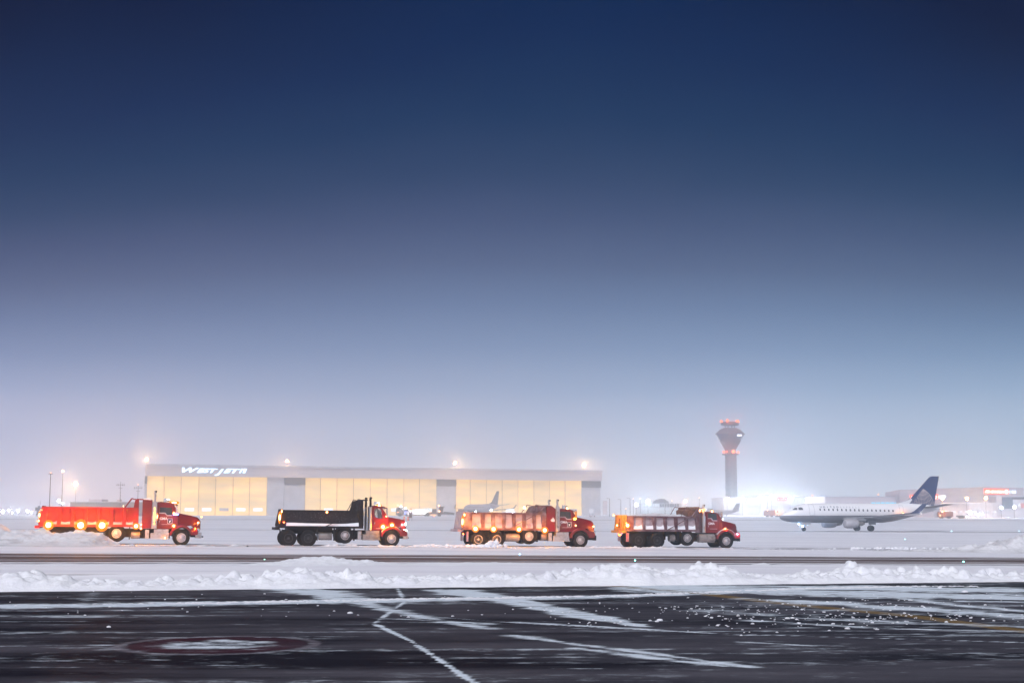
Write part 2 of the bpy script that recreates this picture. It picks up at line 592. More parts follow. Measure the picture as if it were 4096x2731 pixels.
# broad drifted veil on the right
stroke([(2700, 2356), (3300, 2366), (4200, 2396)], 1.9, 2.6, 1.0, .5, .8, 25)
stroke([(2600, 2348), (3400, 2350), (4200, 2362)], 1.6, 1.8, 1.05, .4, .7, 26)
stroke([(3080, 2395), (3500, 2425), (4200, 2470)], 1.1, 1.2, .9, .6, .8, 27)
stroke([(2820, 2440), (3400, 2480), (4200, 2510)], 1.1, .9, .62, 1.0, .8, 28)
stroke([(3500, 2378), (3800, 2416), (4150, 2448)], .5, .5, .85, .7, .6, 29)
stroke([(3000, 2480), (3500, 2510), (4200, 2528)], .35, .3, .7, .9, .9, 30)
stroke([(2500, 2400), (3100, 2436)], .35, .3, .38, .9, .8, 31)
# dark wiped streaks through the veil
for (a, b, hw, s_) in (((3060, 2392), (3420, 2400), .28, 40), ((3760, 2396), (4150, 2402), .3, 41), ((2960, 2345), (3130, 2347), .2, 42),
                       ((3250, 2358), (3420, 2360), .2, 43), ((3880, 2328), (4150, 2330), .5, 44), ((3500, 2330), (3820, 2334), .25, 45)):
    pa, pb = gp(*a), gp(*b)
    d = pb - pa; tt = np.clip(((XA - pa[0]) * d[0] + (YA - pa[1]) * d[1]) / (d @ d), 0, 1)
    dist = np.hypot(XA - pa[0] - tt * d[0], YA - pa[1] - tt * d[1]) / (hw * (.4 + 1.2 * fbm(XA * 1.5, YA * 1.5, s_)))
    cov = cov * np.clip(dist - .3, 0, 1)
# faint streaks everywhere, along the direction the plows ran
st = fbm(XA * .12, (YA - XA * .04) * 2.6, 50, 4)
cov = np.maximum(cov, np.clip((st - .53) * 2.4, 0, .42))
patch = fbm(XA * .22, YA * .30, 51, 3)
cov = np.maximum(cov, np.clip((patch - .42) * .9, 0, .26))

# painted circle and yellow line as paint masks
cc = gp(872, 2577)
crx, cry = 1.42, 1.50
rr_ = np.hypot((XA - cc[0]) / crx, (YA - cc[1]) / cry)
ring = np.clip((1.06 - rr_) / .03, 0, 1) * np.clip((rr_ - .93) / .03, 0, 1)
inner = np.clip((.93 - rr_) / .04, 0, 1) * np.clip((rr_ - .5) / .1 + .35, 0, 1)
yp = [gp(2380, 2336), gp(2800, 2372), gp(3140, 2413), gp(3660, 2464), gp(4096, 2522), gp(4700, 2600)]
yel = np.zeros_like(XA)
for a, b in zip(yp[:-1], yp[1:]):
    d = b - a; tt = np.clip(((XA - a[0]) * d[0] + (YA - a[1]) * d[1]) / (d @ d), 0, 1)
    dist = np.hypot(XA - a[0] - tt * d[0], YA - a[1] - tt * d[1])
    yel = np.maximum(yel, np.clip((.27 - dist) / .06, 0, 1))
cov = np.where(yel > .05, np.minimum(cov, .42 + .35 * fbm(XA * .8, YA * .8, 60)), cov)
cov = np.where(rr_ < .9, cov * .3, cov)
cov = np.maximum(cov, np.clip((1.0 - np.hypot((XA - cc[0] - .08) / 1.25, (YA - cc[1] - .05) / .95) + .5 * (fbm(XA * 1.6, YA * 2.6, 61) - .5)) * 1.6, 0, .62) * (rr_ < .95))

am = bpy.data.materials.new('wet_asphalt'); am.use_nodes = True
t = am.node_tree; b = t.nodes['Principled BSDF']
NN = t.nodes.new; LL = t.links.new
geo = NN('ShaderNodeNewGeometry')


def attr(n):
    a = NN('ShaderNodeAttribute'); a.attribute_name = n; return a


def noise(scale, detail, stretch):
    mp_ = NN('ShaderNodeMapping'); mp_.inputs['Scale'].default_value = stretch
    LL(geo.outputs['Position'], mp_.inputs['Vector'])
    n_ = NN('ShaderNodeTexNoise'); n_.inputs['Scale'].default_value = scale; n_.inputs['Detail'].default_value = detail; n_.inputs['Roughness'].default_value = .7
    LL(mp_.outputs[0], n_.inputs['Vector']); return n_


def math_(op, a, b_, c_=None):
    m_ = NN('ShaderNodeMath'); m_.operation = op
    for i, v in enumerate((a, b_, c_)):
        if v is None: continue
        if isinstance(v, (int, float)): m_.inputs[i].default_value = v
        else: LL(v, m_.inputs[i])
    return m_.outputs[0]


def mixc(fac, a, b_):
    m_ = NN('ShaderNodeMix'); m_.data_type = 'RGBA'
    LL(fac, m_.inputs['Factor'])
    for k, v in (('A', a), ('B', b_)):
        if isinstance(v, tuple): m_.inputs[k].default_value = (*v, 1)
        else: LL(v, m_.inputs[k])
    return m_.outputs['Result']


n1 = noise(.7, 6, (.4, 1.3, 1)); n2 = noise(2.2, 6, (.9, 1.5, 1)); n3 = noise(.25, 7, (.3, 1.8, 1)); n4 = noise(40, 3, (1, 1, 1))
d3 = NN('ShaderNodeMapRange'); d3.inputs['From Min'].default_value = .40; d3.inputs['From Max'].default_value = .66
LL(n3.outputs['Fac'], d3.inputs['Value'])
base0 = mixc(d3.outputs[0], (.005, .005, .010), (.060, .057, .072))
base = mixc(math_('MULTIPLY', n2.outputs['Fac'], math_('MULTIPLY', d3.outputs[0], .35)), base0, (.14, .135, .155))
grain = math_('MULTIPLY_ADD', n4.outputs['Fac'], .02, -.01)
white = mixc(math_('MULTIPLY', attr('ring').outputs['Fac'], math_('MULTIPLY_ADD', n2.outputs['Fac'], 1.6, -.35)), base, (.20, .18, .21))
redp = mixc(math_('MULTIPLY', attr('inner').outputs['Fac'], math_('MULTIPLY_ADD', n1.outputs['Fac'], 1.6, -.1)), white, (.036, .008, .016))
yl = mixc(math_('MULTIPLY', attr('yellow').outputs['Fac'], .75), redp, (.17, .105, .03))
covn = math_('ADD', math_('ADD', attr('snow').outputs['Fac'], math_('MULTIPLY_ADD', n1.outputs['Fac'], 1.8, -.9)), math_('MULTIPLY_ADD', n2.outputs['Fac'], 2.4, -1.2))
mr = NN('ShaderNodeMapRange'); mr.interpolation_type = 'SMOOTHSTEP'
mr.inputs['From Min'].default_value = .26; mr.inputs['From Max'].default_value = .92
LL(covn, mr.inputs['Value'])
gate = math_('MULTIPLY', mr.outputs[0], math_('MINIMUM', math_('MULTIPLY_ADD', attr('snow').outputs['Fac'], 1.4, .10), 1.0))
snw = mixc(n2.outputs['Fac'], (.38, .43, .50), (.72, .80, .88))
colr = mixc(gate, yl, snw)
LL(colr, b.inputs['Base Color'])
ro = NN('ShaderNodeMapRange'); ro.inputs['To Min'].default_value = .55; ro.inputs['To Max'].default_value = .85
LL(gate, ro.inputs['Value']); LL(ro.outputs[0], b.inputs['Roughness'])
b.inputs['Specular IOR Level'].default_value = .008
bp = NN('ShaderNodeBump'); bp.inputs['Strength'].default_value = .6; bp.inputs['Distance'].default_value = .03
LL(math_('ADD', gate, math_('MULTIPLY', n4.outputs['Fac'], .3)), bp.inputs['Height']); LL(bp.outputs[0], b.inputs['Normal'])
apron = grid_mesh('apron', XA, YA, np.zeros_like(XA), am, {'snow': cov, 'ring': ring, 'inner': inner, 'yellow': yel})
tag(apron, 'dark scraped asphalt apron with thin streaks of snow', kind='structure')

# --- service road: brown bare strip behind the first bank
rw = np.linspace(59.0, 74.0, 60)
rx = np.linspace(-60, 60, 400)
XR, WR = np.meshgrid(rx, rw)
YR = WR + XR * TW
ZR = gz(XR, YR) + .004 - .006
edge = np.clip(np.minimum(WR - 59.0, 74.0 - WR) / 2.6, 0, 1)
rcov = 1 - edge
for k, (wc, hw, v) in enumerate(((68.0, 1.1, .8), (62.5, 1.6, .55), (71.8, .8, .8))):
    rcov = np.maximum(rcov, v * np.clip(1 - np.abs(WR - wc + (fbm(XR * .08, WR * .3, 70 + k) - .5) * 2.5) / hw, 0, 1))
rm = bpy.data.materials.new('salted_asphalt'); rm.use_nodes = True
t = rm.node_tree; b = t.nodes['Principled BSDF']; NN = t.nodes.new; LL = t.links.new
geo = NN('ShaderNodeNewGeometry')
n1 = noise(.9, 7, (.10, 1.5, 1)); n2 = noise(4, 4, (.3, 1.2, 1)); n3 = noise(.5, 4, (.15, 1.2, 1))
base = mixc(n3.outputs['Fac'], (.05, .030, .028), (.15, .10, .092))
covn = math_('ADD', attr('snow').outputs['Fac'], math_('ADD', math_('MULTIPLY_ADD', n1.outputs['Fac'], 1.1, -.55), math_('MULTIPLY_ADD', n2.outputs['Fac'], .5, -.25)))
mr = NN('ShaderNodeMapRange'); mr.interpolation_type = 'SMOOTHSTEP'
mr.inputs['From Min'].default_value = .2; mr.inputs['From Max'].default_value = .9
LL(covn, mr.inputs['Value'])
LL(mixc(mr.outputs[0], base, (.80, .80, .86)), b.inputs['Base Color'])
b.inputs['Roughness'].default_value = .6
b.inputs['Specular IOR Level'].default_value = .3
road = grid_mesh('service_road', XR, YR, ZR, rm, {'snow': rcov})
tag(road, 'brown salted strip of bare road behind the snow bank', kind='structure')

# --- bare streaks scraped between the two banks
XS, WS = np.meshgrid(np.linspace(-16.5, -7.5, 160), np.linspace(46.6, 50.4, 30))
YS = WS + XS * TW
scv = 1 - .5 * np.clip((fbm(XS * .22, WS * 1.3, 170, 3) - .60) * 9, 0, 1) * np.clip(np.minimum(WS - 46.6, 50.4 - WS) / .6, 0, 1) * np.clip(np.minimum(XS + 16.5, -7.5 - XS) / 2, 0, 1)
tag(grid_mesh('scraped_strip', XS, YS, gz(XS, YS) - .07 + .125 * np.clip(np.minimum(np.minimum(WS - 46.6, 50.4 - WS) / 1.0, np.minimum(XS + 16.5, -7.5 - XS) / 1.5), 0, 1), rm, {'snow': scv * 1.25}), 'snow flat with thin bare streaks between the banks', kind='structure')

# --- wheel ruts pressed into the snow along the convoy's lane
rutm = mixed('packed_snow', (.30, .285, .32), (.70, .70, .76), 1.0, .38, .62, .7, stretch=(.35, 1.5, 1), detail=6)
for off in (-1.05, 1.0, -5.6, -3.5):
    XU, QU = np.meshgrid(np.arange(-48, 50, .5), np.linspace(-.30, .30, 5))
    YU = 92.2 + (XU + 21.3) * .249 + off + QU
    tag(grid_mesh('wheel_rut', XU, YU, gz(XU, YU) + .022 - .03 * np.abs(QU), rutm), 'packed wheel rut in the snow of the convoy lane', kind='structure')

# --- far taxiway strips, seen nearly edge-on
tm = mixed('scraped_taxiway', (.10, .095, .11), (.6, .6, .66), .5, .5, .75, .6, stretch=(.05, .4, 1))
for name, w0_, w1_, x0_, x1_, tw in (('taxiway', 252, 261, -110, 160, .0), ('taxiway', 402, 409, -200, 300, .0)):
    XT, YT = np.meshgrid(np.linspace(x0_, x1_, 120), np.linspace(w0_, w1_, 4))
    YT = YT + XT * tw
    tag(grid_mesh(name, XT, YT, gz(XT, YT) + .02, tm), 'dark scraped taxiway strip', kind='structure')


# --- plowed banks
def bank(name, x0, x1, dx, w0, w1, dw, hfun, mat_, label, tw=TW, kind='stuff'):
    XB, WB = np.meshgrid(np.arange(x0, x1, dx), np.arange(w0, w1, dw))
    YB = WB + XB * tw
    h = hfun(XB, WB, YB)
    o = grid_mesh(name, XB, YB, gz(XB, YB) + h, mat_)
    tag(o, label, 'snow bank' if kind is None else None, kind=kind)
    return o


def h1(X, W, Y):
    big = fbm(X * .28, W * .3, 101, 3)
    front = np.clip((W - 38.2 - .35 * (fbm(X * 1.2, W * 0, 102) - .5)) / .7, -.15, 1)
    back = np.clip((45.5 - W) / 4.5, 0, 1)
    left = np.clip(1.1 - np.clip((X - 7) / 14, 0, .55), 0, 1)
    env = np.where(front < 0, front * .4, np.sin(np.clip(front, 0, 1) * math.pi / 2)) * (.05 + .20 * big * left) * (back ** .8)
    chunk = lumps(X, W, .75, 103, .2, .55, .6) * .6 + lumps(X, W, .34, 104, .2, .6, .7) * 1.0 + lumps(X, W, .17, 105, .2, .6, .7) * 1.0
    zone = np.clip(1 - np.abs(W - 40.0) / 2.8, 0, 1) * np.clip(front, 0, 1) + .12
    for xc, amp, wd in ((3.1, .34, 1.3), (5.6, .30, .9), (-5.6, .25, 1.0), (-12.5, .3, 1.2), (10.5, .15, .8), (10.15, .30, .34)):
        cw = 39.6 if xc != 10.15 else 41.2
        env = env + amp * np.exp(-((X - xc) / wd) ** 2 - ((W - cw) / .75) ** 2) * (.7 + .6 * fbm(X * 2, W * 2, 106)) * np.clip(front * 2, 0, 1)
    return env + chunk * zone * (.42 + .5 * big) * np.clip(front + .1, 0, 1) - .05 + .02 * fbm(X * 3, W * 3, 107)


bank('snow_bank', -30, 36, .06, 37.7, 47.5, .07, h1, M['snow'], 'lumpy plowed snow bank along the near edge of the dark apron')


def h2(X, W, Y):
    env = np.clip(1 - np.abs(W - 57.6) / 2.6, 0, 1)
    amp = .0 + .06 * fbm(X * .4, W * .2, 110, 3)
    amp = amp + .26 * np.exp(-((X + 7.4) / 2.0) ** 2) + .10 * np.exp(-((X + 1.5) / 3) ** 2) + .12 * np.exp(-((X - 10.4) / .35) ** 2)
    return env * amp * (.8 + .5 * fbm(X * 1.4, W * 1.4, 111)) + ((lumps(X, W, .5, 112, .2, .5, .5) * .22 + lumps(X, W, .22, 113) * .3) * (1 + 3.0 * np.exp(-((X + 7.4) / 2.2) ** 2))) * env * .4 - .07


bank('snow_bank', -36, 42, .09, 54.6, 60.4, .11, h2, M['snow'], 'low second snow bank in front of the brown service road')

# windrow on the apron: a thin line of lumps
wp = [gp(*p) for p in ((-200, 2426), (900, 2412), (1740, 2396), (2400, 2386), (2790, 2372), (3300, 2352), (3700, 2346))]
wp = np.array(wp)


def h3(X, W, Y):
    c = np.interp(X, wp[:, 0], wp[:, 1])
    e = np.clip(1 - np.abs(Y - c - .25) / .75, 0, 1)
    left = np.clip((X + 12.5) / 6, .25, 1)
    return (e ** .7) * left * (.005 + .028 * fbm(X * 2.2, Y * 2.2, 120)) + lumps(X, Y, .14, 121, .2, .5, .5) * .42 * e * left - .016


xw = np.arange(-16, 12.5, .035)
XW, TWW = np.meshgrid(xw, np.arange(-.6, 1.1, .04))
YW = np.interp(XW, wp[:, 0], wp[:, 1]) + TWW
o = grid_mesh('snow_windrow', XW, YW, h3(XW, YW, YW), M['snow'])
tag(o, 'thin windrow of snow lumps left across the apron', kind='stuff')

# loose lumps lying on the apron
mb = MB()
CLU = [(random.gauss(3250, 520), random.gauss(2455, 38)) for _ in range(34)]
for k in range(460):
    u_ = random.random()
    if u_ < .62:
        q_ = CLU[int(random.random() ** 1.5 * len(CLU))]
        px, py = random.gauss(q_[0], 110), random.gauss(q_[1], 9)
    elif u_ < .8: px, py = random.uniform(2300, 4096), random.uniform(2385, 2500)
    else: px, py = random.uniform(0, 4096), random.uniform(2352, 2470)
    if py < 2350 or py > 2620: continue
    x_, y_ = gp(px, py)
    r_ = random.choice((.008, .010, .012, .012, .015, .018, .024))
    mb.ico((x_, y_, r_ * .35), r_, 1, (1.5, 1.2, .7), .22)
for (px, py, r_) in ((2640, 2482, .036), (2628, 2486, .025), (3390, 2515, .03), (3150, 2474, .03), (3170, 2472, .025), (435, 2508, .025), (3760, 2352, .04), (1400, 2453, .035), (3860, 2368, .05)):
    x_, y_ = gp(px, py)
    mb.ico((x_, y_, r_ * .3), r_, 2, (1.6, 1.2, .8), .1)
tag(mb.build('snow_clumps', M['snow'], smooth=True), 'loose lumps of snow scattered over the asphalt', kind='stuff')

# the heap that hides the rear wheels of the first truck
hx = [-60, -33.5, -31.5, -30.9, -30.2, -29.5, -28.8, -28.2, -27.3, -26.9, -25.4, -24.8, -24.5, -24.0, -23.5, -22.8]
cr = [1.5, 1.5, 1.46, 1.44, 1.04, 1.06, .98, .96, .90, .98, .94, .82, .48, .18, .06, -.1]
XP, YP = np.meshgrid(np.arange(-44, -16, .10), np.arange(80.5, 89.3, .10))
crest = np.interp(XP, hx, cr)
g0 = gz(XP, YP)
tt = YP - (86.6 + (XP + 28) * .12)
sec = np.where(tt < 0, np.exp(-(tt / 2.5) ** 2), np.exp(-(tt / 1.3) ** 2))
hh = np.maximum(crest - g0, 0) * sec * (.86 + .28 * fbm(XP * .8, YP * .8, 131)) + sec * (lumps(XP, YP, .9, 132, .2, .5, .6) * .35 + lumps(XP, YP, .4, 133) * .4 + lumps(XP, YP, .2, 134) * .35)
hh += .10 * np.exp(-((YP - 82.5 - XP * .01) / .8) ** 2) * fbm(XP * .7, YP, 135) * np.clip((-17 - XP) / 3, 0, 1)
o = grid_mesh('snow_heap', XP, YP, g0 + hh - .07, M['pile'])
tag(o, 'long grey-white heap of plowed snow hiding the rear wheels of the leftmost truck', 'snow heap')

XP, YP = np.meshgrid(np.arange(22, 46, .10), np.arange(88, 100, .12))
g0 = gz(XP, YP)
crest = np.interp(XP, [22, 26, 29, 31.3, 32.6, 34, 36, 46], [.0, .1, .22, .5, .85, 1.0, 1.05, 1.2])
sec = np.exp(-((YP - 94 - (XP - 30) * .1) / 1.7) ** 2)
hh = crest * sec * (.8 + .4 * fbm(XP * .9, YP * .9, 141)) + sec * np.clip(crest + .1, 0, .6) * (lumps(XP, YP, .9, 142, .25, .6, .7) * .9 + lumps(XP, YP, .4, 143) * 1.1)
o = grid_mesh('snow_heap', XP, YP, g0 + hh - .06, M['pile'])
tag(o, 'rough heap of dirty snow chunks at the right end beyond the brown road', 'snow heap')

# snow chunks along the wheel line of the convoy
def h4(X, W, Y):
    e = np.clip(1 - np.abs(W) / 1.3, 0, 1)
    seg = np.clip((fbm(X * .22, W * 0 + 5, 160, 3) - .42) * 5, 0, 1)
    return e * (.02 + .10 * seg * fbm(X * 1.6, W * 1.6, 161)) + e * seg * (lumps(X, W, .45, 162, .2, .55, .5) * .35 + lumps(X, W, .2, 163, .2, .6, .5) * .5) - .03


XQ, WQ = np.meshgrid(np.arange(-14, 36, .05), np.arange(-1.4, 1.4, .07))
YQ = 92 + (XQ + 21.3) * .235 - 2.75 + WQ
tag(grid_mesh('snow_windrow', XQ, YQ, gz(XQ, YQ) + h4(XQ, WQ, YQ), M['snow']), 'low bumpy windrow of snow beside the convoy wheels', kind='stuff')
mb = MB()
for k in range(130):
    X_ = random.uniform(-12, 34)
    Y_ = 92 + (X_ + 21.3) * .235 - random.uniform(1.4, 6.0)
    r_ = random.choice((.03, .04, .05, .07))
    mb.ico((X_, Y_, float(gz(X_, Y_)) + r_ * .3), r_, 1, (1.5, 1.1, .7), .25)
for k in range(170):
    X_ = random.uniform(24, 33) if k % 2 else random.uniform(-6.5, -.8)
    Y_ = 92 + (X_ + 21.3) * .235 - random.uniform(.7, 2.4)
    r_ = random.choice((.06, .08, .1, .14))
    mb.ico((X_, Y_, float(gz(X_, Y_)) + r_ * .3), r_, 1, (1.3, 1.1, .9), .25)
for (px, py, r_) in ((1962, 2172, .28), (1985, 2170, .2), (1950, 2180, .22), (1925, 2182, .16), (1890, 2183, .16), (1975, 2184, .2), (2000, 2180, .14), (2023, 2182, .12), (1910, 2184, .12)):
    p = at(px, py, 93.6)
    mb.ico(p, r_, 1, (1.15, .8, .95), .38)
tag(mb.build('snow_chunks', M['snow'], smooth=False), 'small snow chunks thrown beside the truck wheels', kind='stuff')

# ------------------------------------------------------------------ trucks
R_T = .53


def wheel_meshes():
    D = {}
    prof = [(.285, -.13), (.40, -.15), (.49, -.15), (.525, -.12), (.53, -.06), (.52, -.05), (.52, -.03), (.53, -.02), (.53, .02), (.52, .03), (.52, .05), (.53, .06), (.525, .12), (.49, .15), (.40, .15), (.285, .13)]
    D['tyre'] = MB().lathe(prof, 32, 'y').mesh('tyre', M['rubber'], True, 50)
    mb = MB()
    for off in (-.17, .17):
        mb.lathe([(r, h + off) for r, h in prof], 32, 'y')
    D['dual'] = mb.mesh('tyre', M['rubber'], True, 50)
    for key, mt, dep in (('rimf', 'rimlight', .02), ('rimr', 'rimlight', .12), ('rimd', 'rimdark', .12)):
        mb = MB()
        s_ = 1 if key == 'rimf' else -1
        mb.lathe([(.285, -.13), (.29, -.145), (.262, -.145), (.25, -.11), (.21, -.10 - .02 * s_), (.14, -.10 - .045 * s_), (.09, -.10 - .05 * s_), (.085, -.19 if s_ > 0 else -.13), (.05, -.20 if s_ > 0 else -.14), (.0, -.20 if s_ > 0 else -.14)], 28, 'y')
        mb.cur = 1
        for k in range(10):
            a = 2 * math.pi * k / 10
            x, z = .215 * math.cos(a), .215 * math.sin(a)
            mb.cyl((x, -.08, z), (x, -.126 if s_ > 0 else -.095, z), .026, .026, 8)
            x, z = .125 * math.cos(a + .3), .125 * math.sin(a + .3)
            mb.cyl((x, -.08, z), (x, -.172 if s_ > 0 else -.085, z), .017, .017, 6)
        D[key] = mb.mesh('rim', [M[mt], M['black']], True, 40)
    return D


WM = wheel_meshes()


def wheel(parent, x, y, z, tyre='tyre', rim='rimf', spin=0.0):
    e = bpy.data.objects.new('wheel', None); COL.objects.link(e); e.parent = parent; e.location = (x, y, z)
    e.empty_display_size = .3
    e.rotation_euler = (0, spin, 0 if y < 0 else math.pi)
    link('tyre', WM[tyre], e)
    link('rim', WM[rim], e, (0, -.17 if tyre == 'dual' else 0, 0))
    return e


def arch(cx, cz, r0, r1, a0, a1, n=16):
    """annular sector polygon in xz"""
    P = [(cx + r1 * math.cos(a0 + (a1 - a0) * i / n), cz + r1 * math.sin(a0 + (a1 - a0) * i / n)) for i in range(n + 1)]
    Q = [(cx + r0 * math.cos(a1 + (a0 - a1) * i / n), cz + r0 * math.sin(a1 + (a0 - a1) * i / n)) for i in range(n + 1)]
    return P + Q


def plate(mb, outer, holes, y0, y1):
    from mathutils.geometry import tessellate_polygon
    loops = [[Vector((x, 0, z)) for x, z in l] for l in [outer] + holes]
    tris = tessellate_polygon(loops)
    flat = [p for l in loops for p in l]
    n = len(flat)
    v = [(p.x, y0, p.z) for p in flat] + [(p.x, y1, p.z) for p in flat]
    f = [tuple(t_) for t_ in tris] + [tuple(n + i for i in reversed(t_)) for t_ in tris]
    b = 0
    for l in loops:
        k = len(l)
        f += [(b + i, b + (i + 1) % k, n + b + (i + 1) % k, n + b + i) for i in range(k)]
        b += k
    mb.add(v, f)


def make_truck(P):
    rt = thing('dump_truck', P['label'], 'dump truck', P['loc'], (0, .0099, RAD(14)), 'red dump trucks plowing in convoy')
    D = P
    aero = P.get('aero', False)
    paint = M['red']
    # frame and undercarriage
    mb = MB()
    xr = P['box'][0] + .35
    mb.box(xr, 1.0, -.45, -.33, .72, .98); mb.box(xr, 1.0, .33, .45, .72, .98)
    for x in np.linspace(xr + .3, .4, 7):
        mb.box(x - .05, x + .05, -.33, .33, .76, .94)
    mb.box(xr + .2, P['pusher'] - .8, -.9, .9, .98, 1.14)
    mb.box(P['pusher'] - .7, -.8, -.75, -.50, .45, .75)
    mb.box(-2.6, -.7, -.62, .62, .38, .7)
    for x in P['tandem'] + [P['pusher'], 0]:
        mb.cyl((x, -1.0, .5), (x, 1.0, .5), .09)
        mb.box(x - .28, x + .28, -.2, .2, .34, .66)
    mb.build('chassis', M['black'], rt)
    # wheels
    zf = R_T - .09
    for s_ in (-1, 1):
        wheel(rt, 0, s_ * 1.05, zf, 'tyre', P.get('rim_front', 'rimf'), .3)
        wheel(rt, P['pusher'], s_ * 1.05, P.get('pz', .66), 'tyre', P.get('rim_front', 'rimf'), .8)
        for i, x in enumerate(P['tandem']):
            wheel(rt, x, s_ * .93, zf, 'dual', P.get('rim_rear', 'rimr'), .2 + i)
    # ---- cab: shell with window openings
    zr = P.get('roof', 2.68)
    cb = P.get('cab_back', -1.55)
    if aero:
        outer = [(cb, .98), (cb, zr - .1), (cb + .12, zr), (-1.0, zr - .01), (-.72, zr - .09), (-.60, zr - .22), (-.22, 1.86), (-.22, 1.0)]
        win = [(cb + .17, 1.88), (cb + .13, 2.34), (cb + .24, 2.42), (-.86, 2.41), (-.70, 2.34), (-.60, 1.78), (-.75, 1.74), (cb + .3, 1.80)]
    else:
        outer = [(cb, .98), (cb, zr), (cb + .2, zr + .03), (-.66, zr - .03), (-.52, zr - .13), (-.24, 1.96), (-.22, 1.0)]
        win = [(cb + .16, 2.02), (cb + .16, 2.32), (cb + .2, 2.35), (-.66, 2.33), (-.60, 1.87), (-.92, 1.87), (-1.04, 2.02)]
    mb = MB()
    plate(mb, outer, [win], -1.02, -.97)
    plate(mb, outer, [win], .97, 1.02)
    mb.prism([outer[1], outer[2], outer[3], outer[4], (outer[4][0] - .03, outer[4][1] - .04), (outer[3][0], outer[3][1] - .06), (outer[2][0], outer[2][1] - .06), (outer[1][0], outer[1][1] - .06)], -.97, .97)
    mb.box(cb + .002, cb + .05, -.969, .969, .99, zr - .075)
    mb.box(cb + .06, -.24, -.968, .968, .985, 1.05)
    a_, b_ = outer[-2], outer[-1]
    mb.prism([(a_[0] - .001, a_[1] - .02), (b_[0] - .001, b_[1]), (b_[0] - .06, b_[1]), (a_[0] - .06, a_[1] - .02)], -.967, .967)
    mb.build('cab', paint, rt, bevel=.012)
    gm = M['clear'] if aero else M['glass']
    for y in (-1.0, .985):
        MB().prism(win, y, y + .015).build('side_window', gm, rt)
    p4, p5 = outer[-3], outer[-2]
    mb = MB()
    mb.add([(p4[0], -.93, p4[1]), (p4[0], .93, p4[1]), (p5[0], .93, p5[1]), (p5[0], -.93, p5[1]),
            (p4[0] - .02, -.93, p4[1]), (p4[0] - .02, .93, p4[1]), (p5[0] - .02, .93, p5[1]), (p5[0] - .02, -.93, p5[1])],
           [(0, 1, 2, 3), (7, 6, 5, 4), (0, 4, 5, 1), (2, 6, 7, 3), (1, 5, 6, 2), (0, 3, 7, 4)])
    mb.build('windshield', gm, rt)
    # seats and wheel inside
    mb = MB()
    mb.box(cb + .12, cb + .55, .25, .75, 1.3, 1.5); mb.box(cb + .10, cb + .22, .25, .75, 1.5, 2.05)
    mb.box(cb + .12, cb + .55, -.75, -.25, 1.3, 1.5); mb.box(cb + .10, cb + .22, -.75, -.25, 1.5, 1.8)
    mb.box(-.52, -.29, -.9, .9, 1.4, 1.72)
    mb.build('seats', M['black'], rt)
    # door seams, handle, sill step
    mb = MB()
    dx0, dx1 = cb + .07, -.52
    for (a, b2, c, d) in ((dx0, dx0 + .015, 1.2, 2.5), (dx1, dx1 + .015, 1.2, 2.42), (dx0, dx1, 1.185, 1.2)):
        mb.box(a, b2, -1.024, -1.018, c, d)
    mb.build('door_seam', M['black'], rt)
    mb = MB(); mb.box(dx0 + .09, dx0 + .12, -1.05, -1.02, 1.38, 1.52)
    mb.build('door_handle', M['chrome'], rt)
    if not aero:      # snow line under the window
        mb = MB()
        mb.prism([(win[0][0] - .02, 1.95), (win[0][0] - .02, 2.01), (-1.04, 2.01), (-.92, 1.86), (-.60, 1.86), (-.60, 1.80), (-.94, 1.80), (-1.07, 1.95)], -1.04, -1.019)
        mb.build('window_trim', M['frost'] if P.get('frosty') else M['steel'], rt)
    # hood, tapered
    hz0, hz1, hx1 = P.get('hood', (1.98, 1.70, 1.10))
    rings = []
    for x, hw, zt, zb in ((-.22, .93, hz0, 1.0), (.15, .88, hz0 - (hz0 - hz1) * .22, 1.14), (.6, .78, hz0 - (hz0 - hz1) * .55, 1.2), (.95, .66, hz1 + .04, .84), (hx1, .60, hz1 - .08, .84), (hx1 + .05, .56, hz1 - .22, .86)):
        c = .13
        rings.append([(x, -hw, zb), (x, -hw, zt - c), (x, -hw + c * .8, zt), (x, hw - c * .8, zt), (x, hw, zt - c), (x, hw, zb)])
    mb = MB(); mb.loft(rings)
    mb.build('hood', paint, rt, True)
    mb = MB()
    mb.box(hx1 + .02, hx1 + .085, -.42, .42, .95, hz1 - .2)
    for z in np.linspace(1.0, hz1 - .26, 7):
        mb.box(hx1 + .085, hx1 + .10, -.4, .4, z - .012, z + .012)
    mb.build('grille', M['steel'], rt)
    for s_ in (-1, 1):
        mb = MB()
        rr0 = .62
        y0, y1 = (s_ * 1.24, s_ * .70)
        mb.prism(arch(0, .47, rr0, rr0 + .14, RAD(12), RAD(172), 18), min(y0, y1), max(y0, y1))
        mb.prism([(.55, .75), (.62, 1.05), (.95, 1.02), (1.05, .8), (1.0, .62), (.68, .60)], min(s_ * 1.2, s_ * .6), max(s_ * 1.2, s_ * .6))
        mb.build('fender', [paint], rt, True, bevel=.02)
        if P.get('fender_snow'):
            mb = MB()
            mb.prism(arch(0, .47, rr0 + .141, rr0 + .175, RAD(35), RAD(150), 14), min(s_ * 1.22, s_ * .82), max(s_ * 1.22, s_ * .82))
            mb.build('fender_snow', M['frost'], rt, True)
        mb = MB(); mb.prism(arch(0, .47, rr0 - .06, rr0 - .004, RAD(5), RAD(175), 16), min(s_ * 1.22, s_ * .66), max(s_ * 1.22, s_ * .66))
        mb.build('wheel_well', M['black'], rt)
        mb = MB(); mb.box(hx1 - .20, hx1 + .02, min(s_ * .80, s_ * 1.06), max(s_ * .80, s_ * 1.06), .86, 1.04)
        mb.build('headlight', lampmat(P['head']) if P.get('head') and s_ < 0 else M['chrome'], rt, bevel=.03)
